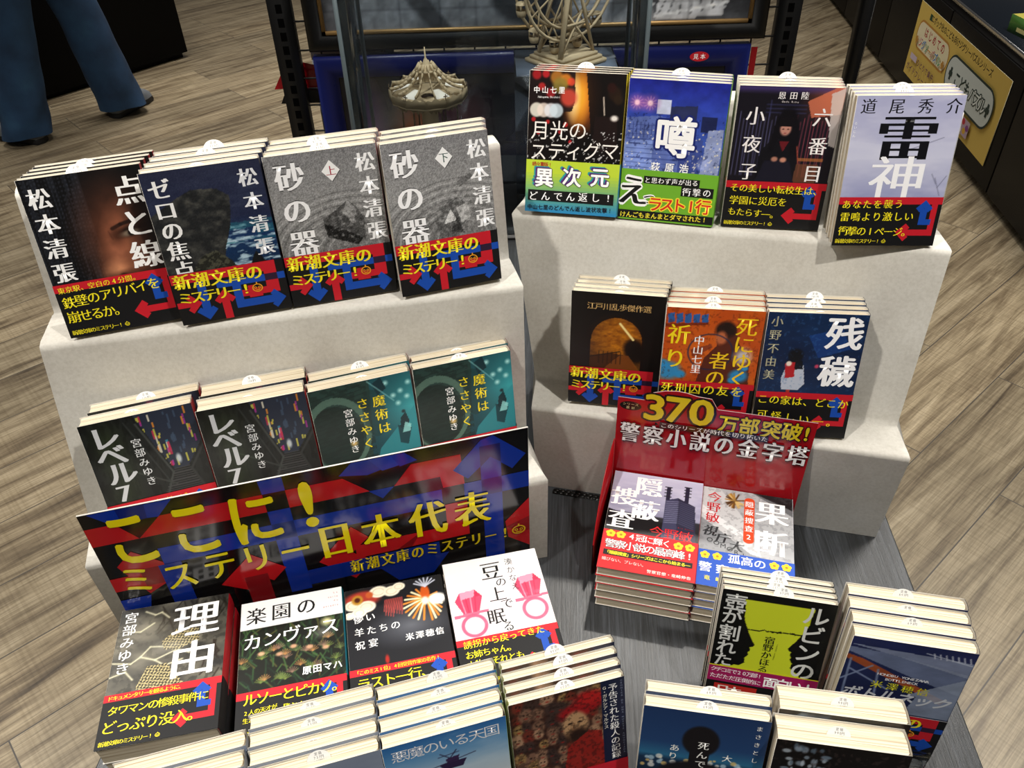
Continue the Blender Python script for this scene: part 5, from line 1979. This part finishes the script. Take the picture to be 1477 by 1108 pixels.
# ------------------------------------------------------------------ clear display case with two wooden kit models
cs = empty('display_case', (-.012, 1.56, T_Z))
tag(cs, 'clear acrylic display case holding two wooden kit models', 'display case')
W2, D2, H2, th = .262, .115, .62, .004
for nm, b in (('front_pane', (-W2, W2, -D2, -D2 + th, .006, H2)), ('back_pane', (-W2, W2, D2 - th, D2, .006, H2)), ('side_pane', (-W2, -W2 + th, -D2 + th, D2 - th, .006, H2)), ('side_pane', (W2 - th, W2, -D2 + th, D2 - th, .006, H2)), ('lid', (-W2, W2, -D2, D2, H2, H2 + th))):
    m = MB()
    m.box(*b)
    m.build(nm, M_acrylic, cs)
m = MB()
m.box(-W2 - .01, W2 + .01, -D2 - .01, D2 + .01, .0005, .006)
m.build('base_plate', M_blackmetal, cs)
for sx in (-1, 1):
    for sy in (-1, 1):
        m = MB()
        x, y = sx * (W2 + .0005), sy * (D2 + .0005)
        m.box(min(x, x - sx * .0075), max(x, x - sx * .0075), min(y, y - sy * .004), max(y, y - sy * .004), .006, H2)
        m.build('corner_edge', M_acrylic_edge, cs)


def plinth(x, y, w, d, h, lab):
    o = empty('acrylic_block', (x, y, T_Z + .0065))
    tag(o, lab, 'display block')
    m = MB()
    m.box(-w / 2, w / 2, -d / 2, d / 2, 0, h)
    m.build('clear_shell', acrylic_mat('bluish_acrylic', (.72, .78, .86)), o)
    m = MB()
    m.box(-w / 2 + .002, w / 2 - .002, -d / 2 + .002, d / 2 - .002, h - .004, h - .0015)
    m.build('top_sheet', M_greywhite, o)


plinth(-.1414, 1.565, .13, .13, .118, 'clear block under the wooden carousel model')
plinth(.118, 1.57, .19, .15, .293, 'tall clear block under the wooden ferris wheel model')

# carousel
cr = empty('carousel_model', (-.1414, 1.56, T_Z + .1255))
tag(cr, 'small plywood carousel model inside the clear case', 'wooden model')
ZB = T_Z + .1255
R = .073


def ngon(r, z, n=12, off=0.):
    return [(r * math.cos(2 * math.pi * (k + off) / n), r * math.sin(2 * math.pi * (k + off) / n), z) for k in range(n)]


zr_ = .941 - ZB
m = MB()
m.lathe((0, 0, 0), [(0, 0), (R * .95, 0), (R * .95, .006), (R * .85, .006), (R * .85, .012), (0, .012)], 24)
m.build('platform', M_plywood, cr)
m = MB()
m.lathe((0, 0, .012), [(.016, 0), (.016, zr_ - .02)], 12)
m.build('centre_column', M_plywood, cr)
for k in range(6):
    a = 2 * math.pi * k / 6
    m = MB()
    m.tube([(R * .72 * math.cos(a), R * .72 * math.sin(a), .012), (R * .72 * math.cos(a), R * .72 * math.sin(a), zr_ - .006)], .0016, 6)
    m.build('pole', M_plydark, cr)
    m = MB()
    x, y = R * .72 * math.cos(a), R * .72 * math.sin(a)
    m.tube([(x - .010 * math.sin(a), y + .010 * math.cos(a), .034), (x, y, .038), (x + .010 * math.sin(a), y - .010 * math.cos(a), .036), (x + .014 * math.sin(a), y - .014 * math.cos(a), .046)], [.004, .006, .005, .003], 6)
    m.tube([(x - .008 * math.sin(a), y + .008 * math.cos(a), .034), (x - .010 * math.sin(a), y + .01 * math.cos(a), .022)], .0015, 5)
    m.tube([(x + .008 * math.sin(a), y - .008 * math.cos(a), .034), (x + .012 * math.sin(a), y - .012 * math.cos(a), .022)], .0015, 5)
    m.build('horse', M_plywood, cr)
fret = MB()
m = MB()       # rim: twelve scalloped panels above, twelve below
A, B2 = ngon(R, zr_), ngon(R, zr_ + .017)
for k in range(12):
    a, b = np.array(A[k]), np.array(A[(k + 1) % 12])
    d = b - a
    top = [(0, 0), (0, .013), (.12, .016), (.3, .013), (.5, .019), (.7, .013), (.88, .016), (1, .013), (1, 0)]
    nrm = np.array([d[1], -d[0], 0]) / np.linalg.norm(d) * .0018
    v = [a + d * t + np.array([0, 0, z]) for t, z in top]
    q = [Vector((t * .04, z, 0)) for t, z in top]
    tri = geometry.tessellate_polygon([q])
    m.add(v + [p + nrm for p in v], [tuple(t) for t in tri] + [tuple(9 + i for i in t) for t in tri] + [(i, (i + 1) % 9, 9 + (i + 1) % 9, 9 + i) for i in range(9)])
    out = np.array([d[1], -d[0], 0]) / np.linalg.norm(d) * .0009
    for t0, t1, z0, z1 in ((.02, .98, .0005, .0018), (.02, .98, .0112, .0124), (.02, .05, .001, .012), (.44, .56, .004, .009), (.18, .28, .005, .008), (.72, .82, .005, .008)):
        q = [a + d * t + out + np.array([0, 0, z]) for t, z in ((t0, z0), (t1, z0), (t1, z1), (t0, z1))]
        fret.add(q, [(0, 1, 2, 3)])
    low = [(0, 0), (.12, -.006), (.25, -.011), (.38, -.006), (.5, -.013), (.62, -.006), (.75, -.011), (.88, -.006), (1, 0)]
    v = [a * .9 + (b - a) * .9 * t + np.array([0, 0, z - .001 + zr_ * .1]) for t, z in low]
    tri = geometry.tessellate_polygon([[Vector((t * .04, z, 0)) for t, z in low]])
    m.add(v + [p + nrm for p in v], [tuple(t) for t in tri] + [tuple(9 + i for i in t) for t in tri])
m.build('rim', M_plymid, cr)
fret.build('rim_fretwork', M_plydark, cr)
m = MB()
m.lathe((0, 0, zr_ - .001), [(R * .2, 0), (R * 1.01, 0), (R * 1.01, -.002), (R * .2, -.002)], 12)
m.build('canopy_floor', M_plywood, cr)
m = MB()
for k in range(12):
    a = 2 * math.pi * (k + .5) / 12
    q = [(.012 + (R - .014) * t, zr_ + .016 + .040 * (1 - t) ** 2.4) for t in np.linspace(0, 1, 8)]
    for (r0, z0), (r1, z1) in zip(q[:-1], q[1:]):
        m.bar((r0 * math.cos(a), r0 * math.sin(a), z0 + .004), (r1 * math.cos(a), r1 * math.sin(a), z1 + .004), .0019, .006)
m.build('roof_ribs', M_plywood, cr)
for k in range(0, 12, 2):
    a = 2 * math.pi * k / 12
    m = MB()
    v = [(r * math.cos(a + s), r * math.sin(a + s), z) for r, z in ((.034, zr_ + .021), (.066, zr_ + .0145)) for s in (-.21, .21)]
    m.add(v, [(0, 1, 3, 2)])
    m.build('roof_panel', M_whiteply, cr)
for k in range(0, 12, 2):
    a = 2 * math.pi * k / 12
    m = MB()
    x, y = R * math.cos(a), R * math.sin(a)
    m.bar((x, y, zr_ + .013), (x, y, zr_ + .024), .0015)
    m.bar((x - .004 * math.sin(a), y + .004 * math.cos(a), zr_ + .020), (x + .004 * math.sin(a), y - .004 * math.cos(a), zr_ + .020), .0015)
    m.build('finial', M_plydark, cr)
m = MB()
m.lathe((0, 0, zr_), [(.016, .030), (.016, .046), (.020, .046), (.020, .050), (.013, .050), (.013, .055), (.009, .055), (.006, .06), (.003, .068), (.0015, .07), (.0012, 1.028 - .941 + .002), (0, 1.028 - .941 + .002)], 16)
m.build('spire', M_plywood, cr)

# ferris wheel
fw = empty('ferris_wheel_model', (.118, 1.565, T_Z + .2997), math.radians(38))
tag(fw, 'plywood ferris wheel model inside the clear case', 'wooden model')
for i, (w_, d_, z0) in enumerate(((.055, .052, 0), (.049, .046, .006), (.043, .04, .012))):
    m = MB()
    m.box(-w_, w_, -d_, d_, z0 + .0002, z0 + .006)
    m.build('step', M_plywood, fw)
hub = .148
for sy in (-1, 1):
    for sx in (-1, 1):
        m = MB()
        m.bar((sx * .040, sy * .030, .018), (sx * .005, sy * .016, hub + .01), .009, .004)
        m.build('support_leg', M_plywood, fw)
    m = MB()
    m.bar((-.026, sy * .025, .07), (.026, sy * .025, .07), .004, .004)
    m.bar((-.040, sy * .030, .018), (.018, sy * .022, .09), .003, .003)
    m.bar((.040, sy * .030, .018), (-.018, sy * .022, .09), .003, .003)
    m.build('brace', M_plywood, fw)
m = MB()
m.tube([(0, -.03, hub), (0, .03, hub)], .005, 10)
m.build('axle', M_plydark, fw)
WR = .108
for sy in (-1, 1):
    m = MB()
    for rr_ in (WR, WR * .8):
        m.tube([(rr_ * math.cos(2 * math.pi * k / 32), sy * .012, hub + rr_ * math.sin(2 * math.pi * k / 32)) for k in range(32)], .0028, 6, closed=True)
    for k in range(12):
        a = 2 * math.pi * k / 12
        m.bar((0, sy * .012, hub), (WR * math.cos(a), sy * .012, hub + WR * math.sin(a)), .003, .002, up=(0, 1, 0))
        a2_ = a + math.pi / 12
        m.bar((WR * .8 * math.cos(a), sy * .012, hub + WR * .8 * math.sin(a)), (WR * math.cos(a2_), sy * .012, hub + WR * math.sin(a2_)), .002, .002, up=(0, 1, 0))
    m.build('wheel_ring', M_plywood, fw)
for k in range(12):
    a = 2 * math.pi * (k + .5) / 12
    x, z = WR * math.cos(a), hub + WR * math.sin(a) - .012
    m = MB()
    m.lathe((x, 0, z), [(0, -.012), (.007, -.011), (.0095, -.004), (.0095, .0)], 8)
    m.lathe((x, 0, z), [(.0105, .009), (.007, .013), (0, .015)], 8)
    for q in range(4):
        t = math.pi / 4 + q * math.pi / 2
        m.bar((x + .008 * math.cos(t), .008 * math.sin(t), z), (x + .008 * math.cos(t), .008 * math.sin(t), z + .010), .002)
    m.build('gondola', M_plywood, fw)

# ------------------------------------------------------------------ slim post, right aisle cabinet, left cabinet
po = empty('display_post', (.924, 2.2, 0))
tag(po, 'slim black post with chrome edge standing beside the rack', 'post')
m = MB()
m.box(-.016, .013, -.016, .016, .012, 1.6)
m.build('shaft', M_blackmetal, po)
m = MB()
m.box(.0132, .016, -.014, -.011, .012, 1.6)
m.build('chrome_edge', M_chrome, po)
m = MB()
m.lathe((0, 0, .0005), [(0, 0), (.12, 0), (.12, .008), (.03, .012), (0, .012)], 24)
m.build('foot', M_blackmetal, po)

ca = math.atan2(.99459608, .1038202)
rc = empty('counter_cabinet', (1.7942, 2.4765, 0), ca)      # local x runs away along the front, local -y is the aisle side... the body lies at -y
tag(rc, 'dark brown counter cabinet along the right aisle', 'cabinet')
m = MB()
m.box(-1.2, 3.6, -.62, -.012, .06, .505)
m.build('carcass', M_browncab, rc)
m = MB()
m.box(-1.2, 3.6, -.58, -.05, .0005, .06)
m.build('plinth', M_blacklam, rc)
for i in range(6):
    m = MB()
    m.box(-1.195 + i * .8, -1.2 + .795 + i * .8, -.0118, 0, .03, .475)
    d = m.build('front_panel', M_browncab, rc)
    bevel(d, .002)
m = MB()
m.box(-1.2, 3.6, -.63, .0, .5055, .53)
m.build('countertop', M_glasstop, rc)
m = MB()
m.box(-1.2, 3.6, .0002, .003, .510, .526)
m.build('edge_strip', M_chrome, rc)


def art_poster(m, w):
    pass


ps = empty('poster', (1.7942 + .1038 * 1.572 - .0045, 2.4765 + .9946 * 1.572, 0), ca + math.pi)
tag(ps, 'yellow poster with two rounded labels on the dark counter', 'poster')
m = Sheet(lambda x, y, k: np.stack([np.asarray(x, float) / 1000, -np.asarray(k) * 3e-4 + 0 * np.asarray(x, float), .425 - np.asarray(y, float) / 1000], 1))
PW, PH = 1085, 325
m.rect(0, 0, PW, PH, '#d2b45a')
m.box(0, PW / 1000, .0004, .002, .425 - PH / 1000, .425, lin(hx('#d8d0b0')))


def capsule(x0, y0, x1, y1, edge, face, r):
    for g, c in ((0, edge), (9, face)):
        rr = r - g
        P = []
        for cx, cy, a in ((x1 - r, y0 + r, -90), (x1 - r, y1 - r, 0), (x0 + r, y1 - r, 90), (x0 + r, y0 + r, 180)):
            P += [(cx + rr * math.cos(math.radians(a + t)), cy + rr * math.sin(math.radians(a + t))) for t in range(0, 91, 15)]
        m.poly(P, c)


m.text('エポック社のこども向けジグソーパズルシリーズ', 190, 32, 900, 32, 34, '#3a3014', 'g')
m.rect(150, 20, 180, 46, '#2c4a30')
capsule(40, 62, 480, 190, '#b8863c', '#e6dcb8', 60)
m.text('はじめての', 160, 100, 390, 100, 46, '#a8242c', 'g')
for i, ch in enumerate('ジグソーパズル'):
    m.text(ch, 120 + i * 46, 152, size=46, col=['#b84a3c', '#4a7ab0', '#4a9a5a', '#c88a2c', '#b84a3c', '#4a7ab0', '#4a9a5a'][i], sty='g', out=('#f4f0e0', .07))
for x in (78, 446):
    m.rect(x - 9, 136, x + 9, 168, '#b8863c')
    m.rect(x - 16, 145, x + 16, 158, '#b8863c')
capsule(500, 70, 1030, 225, '#2c3a34', '#c8d0cc', 74)
m.text('こども', 640, 148, 760, 148, 66, '#2c3a34', 'G')
m.text('パズル', 820, 148, 930, 148, 62, '#e0e6e2', 'g', out=('#2c3a34', .1))
for x in (560, 985):
    m.rect(x - 8, 122, x + 8, 172, '#2c3a34')
    m.rect(x - 18, 138, x + 18, 156, '#2c3a34')
m.rect(60, 214, 150, 240, '#c8b8c8')
m.text('ひとりで集中、', 180, 228, 420, 228, 32, '#5a2c50', 'g')
m.text('ガイドフレーム', 60, 276, 330, 276, 34, '#5a2c50', 'g')
m.rect(770, 236, 890, 300, '#b8a0b0')
for x, y, c in ((790, 262, '#4a7ab0'), (826, 250, '#c03c48'), (850, 280, '#d8a83c'), (872, 262, '#8a4a8a'), (810, 286, '#e8e0e0')):
    m.ell(x, y, 16, 12, c)
m.build('poster_sheet', M_matte, ps)

bx = empty('puzzle_box', (2.02, 3.06, .5302), ca + .2)
tag(bx, 'green and yellow puzzle box lying on the dark counter', 'box')
m = Sheet(lambda x, y, k: np.stack([np.asarray(x, float) / 1000, np.asarray(y, float) / 1000, .0602 + np.asarray(k) * 1e-4 + 0 * np.asarray(x, float)], 1))
m.box(-.15, .15, -.11, .11, .0, .06, lin(hx('#4a7a30')))
m.rect(-148, -108, 148, 108, '#d8cc5a')
m.ell(20, 10, 80, 60, '#c8d8c8')
m.ell(-40, -30, 40, 30, '#b8462c')
m.fx = lambda x, y, k: np.stack([np.asarray(x, float) / 1000, .1101 + np.asarray(k) * 1e-4 + 0 * np.asarray(x, float), np.asarray(y, float) / 1000], 1)
m.rect(-120, 30, 60, 46, '#b8323c')
m.rect(-120, 12, 100, 26, '#e0d890')
m.build('box_body', M_gloss, bx)

la = math.atan2(.77206882, .63553893)
lc = empty('cabinet', (-1.8081, 4.9294, 0), la)
tag(lc, 'black cabinet behind the person in jeans', 'cabinet')
m = MB()
m.box(-2.6, 0, .012, .5, .05, 1.25)
m.build('carcass', M_blacklam, lc)
m = MB()
m.box(-2.58, -.02, .03, .48, .0005, .05)
m.build('plinth', M_blackmetal, lc)
for i in range(3):
    m = MB()
    m.box(-2.6 + i * .867 + .002, -2.6 + (i + 1) * .867 - .002, 0, .0118, .03, 1.24)
    bevel(m.build('front_panel', M_blacklam, lc), .002)

# ------------------------------------------------------------------ person in jeans
pe = empty('person', (-2.03, 3.86, 0))
tag(pe, 'person in blue jeans and black shoes standing by the black cabinet', 'person')


def skin_mesh(name, joints, edges, mat, root, sub=2, smooth=True):
    me = bpy.data.meshes.new(name)
    me.from_pydata([j[0] for j in joints], edges, [])
    o = bpy.data.objects.new(name, me)
    COL.objects.link(o)
    o.modifiers.new('skin', 'SKIN').use_smooth_shade = True
    for i, j in enumerate(joints):
        sv = me.skin_vertices[0].data[i]
        r = j[1] if hasattr(j[1], '__len__') else (j[1], j[1])
        sv.radius = r
        sv.use_root = i == root
    s = o.modifiers.new('sub', 'SUBSURF')
    s.levels = s.render_levels = sub
    me.materials.append(mat)
    o.parent = pe
    return o


lf, rf = np.array((-.20, -.10)), np.array((.15, .21))       # ankles, left foot nearer the camera
J = [((0, .05, .96), (.145, .10)), ((-.02, .05, 1.12), (.13, .09)), ((-.02, .05, 1.34), (.15, .095)), ((-.01, .05, 1.45), (.06, .05)), ((.0, .05, 1.52), (.048, .05)), ((.02, .05, 1.60), (.072, .088)), ((.02, .05, 1.70), (.068, .08)),
     ((-.06, -.08, 1.40), .05), ((-.07, -.16, 1.18), .042), ((.05, -.19, .96), .034), ((.10, -.19, .90), .03),
     ((.03, .19, 1.40), .05), ((.03, .26, 1.18), .042), ((.14, .28, .97), .034), ((.19, .28, .91), .03),
     ((-.04, -.05, .90), (.085, .085)), ((-.08, -.07, .50), .058), ((lf[0], lf[1], .09), .038), ((lf[0] - .03, lf[1] + .03, .05), .03),
     ((.04, .14, .90), (.085, .085)), ((.12, .16, .50), .058), ((rf[0], rf[1], .09), .038), ((rf[0] + .02, rf[1] + .03, .05), .03)]
E_ = [(0, 1), (1, 2), (2, 3), (3, 4), (4, 5), (5, 6), (2, 7), (7, 8), (8, 9), (9, 10), (2, 11), (11, 12), (12, 13), (13, 14), (0, 15), (15, 16), (16, 17), (17, 18), (0, 19), (19, 20), (20, 21), (21, 22)]
skin_mesh('body', J, E_, M_skin, 0)


def sweep(name, rings, mat, n=20, parent=pe, cap=True):
    """rings: (centre, rx, ry) swept into one tube with an irregular, creased surface"""
    rr = np.random.default_rng(len(name))
    v, f = [], []
    for i, (c, rx, ry, cr) in enumerate(rings):
        for k in range(n):
            a = 2 * math.pi * k / n
            w = 1 + cr * math.sin(3 * a + i * 1.7) + cr * .5 * math.sin(5 * a - i)
            v.append((c[0] + rx * w * math.cos(a), c[1] + ry * w * math.sin(a), c[2] + cr * .12 * math.sin(2 * a + i)))
    for i in range(len(rings) - 1):
        for k in range(n):
            f.append((i * n + k, i * n + (k + 1) % n, (i + 1) * n + (k + 1) % n, (i + 1) * n + k))
    m = MB()
    m.add(v, f)
    if cap:
        m.add(v[:n], [tuple(range(n))[::-1]])
        m.add(v[-n:], [tuple(range(n))])
    o = m.build(name, mat, parent, True)
    s = o.modifiers.new('sub', 'SUBSURF')
    s.levels = s.render_levels = 1
    return o


def leg_rings(hip, knee, ank):
    hip, knee, ank = map(np.array, (hip, knee, ank))
    R_ = []
    for t in np.linspace(0, 1, 7):
        c = hip + (knee - hip) * t
        R_.append((c, .118 - .018 * t, .118 - .018 * t, .015))
    for t in np.linspace(.1, 1, 10):
        c = knee + (ank - knee) * t
        R_.append((c, .099 + .012 * t, .095 + .010 * t, .022 + (.03 if t > .7 else 0)))
    return R_


jn = empty('jeans')
jn.parent = pe
sweep('trouser_leg', leg_rings((-.03, -.03, .93), (-.10, -.07, .50), (lf[0] + .01, lf[1], .035)), M_denim, parent=jn)
sweep('trouser_leg', leg_rings((.02, .13, .93), (.10, .17, .50), (rf[0] + .0, rf[1], .045)), M_denim, parent=jn)
sweep('trouser_seat', [(np.array((0, .05, z)), rx, ry, .01) for z, rx, ry in ((.86, .13, .19), (.92, .15, .20), (1.0, .15, .19), (1.05, .145, .175))], M_denim, parent=jn)
sweep('jumper', [(np.array((-.015, .05, z)), rx, ry, .012) for z, rx, ry in ((1.0, .155, .20), (1.1, .15, .19), (1.25, .15, .2), (1.38, .14, .2), (1.44, .10, .15), (1.48, .07, .08))], M_knit)
for q in (((-.05, -.08, 1.41), (-.07, -.17, 1.18), (.03, -.19, .98)), ((.02, .18, 1.41), (.03, .27, 1.18), (.12, .28, .99))):
    a, b, c = map(np.array, q)
    sweep('sleeve', [(a + (b - a) * t, .068 - .008 * t, .068 - .008 * t, .02) for t in np.linspace(0, 1, 4)] + [(b + (c - b) * t, .058 - .012 * t, .058 - .012 * t, .02) for t in np.linspace(.25, 1, 4)], M_knit)
m = MB()
m.lathe((.012, .05, 1.70), [(.09, -.07), (.098, -.02), (.09, .04), (.05, .085), (0, .095)], 20)
m.build('hair', M_hair, pe, True)


def shoe(x, y, rz, grey):
    o = empty('shoe')
    o.parent = pe
    o.location = (x, y, 0)
    o.rotation_euler.z = rz
    outl = [(-.115, 0), (-.105, .034), (-.05, .04), (.03, .042), (.10, .052), (.15, .04), (.168, 0), (.15, -.036), (.10, -.046), (.03, -.036), (-.05, -.034), (-.105, -.030)]
    n = len(outl)
    m = MB()
    v = [(a, b, .001) for a, b in outl] + [(a * 1.02, b * 1.06, .012) for a, b in outl] + [(a, b, .026) for a, b in outl]
    m.add(v, [tuple(range(n))[::-1], tuple(2 * n + i for i in range(n))])
    m.add(v, [(r * n + i, r * n + (i + 1) % n, (r + 1) * n + (i + 1) % n, (r + 1) * n + i) for r in (0, 1) for i in range(n)])
    m.build('sole', M_shoe, o)
    m = MB()
    lv = [(.026, 1, 0), (.05, .96, -.004), (.075, .80, -.02), (.095, .52, -.045)]
    v = [(a * s + dx, b * s, z) for z, s, dx in lv for a, b in outl]
    m.add(v, [(r * n + i, r * n + (i + 1) % n, (r + 1) * n + (i + 1) % n, (r + 1) * n + i) for r in range(3) for i in range(n)])
    m.add(v[-n:], [tuple(range(n))])
    m.build('upper', M_shoegrey if grey else M_shoe, o, True)


shoe(lf[0] - .01, lf[1] + .005, 2.75, True)
shoe(rf[0] + .005, rf[1] + .035, 1.25, True)
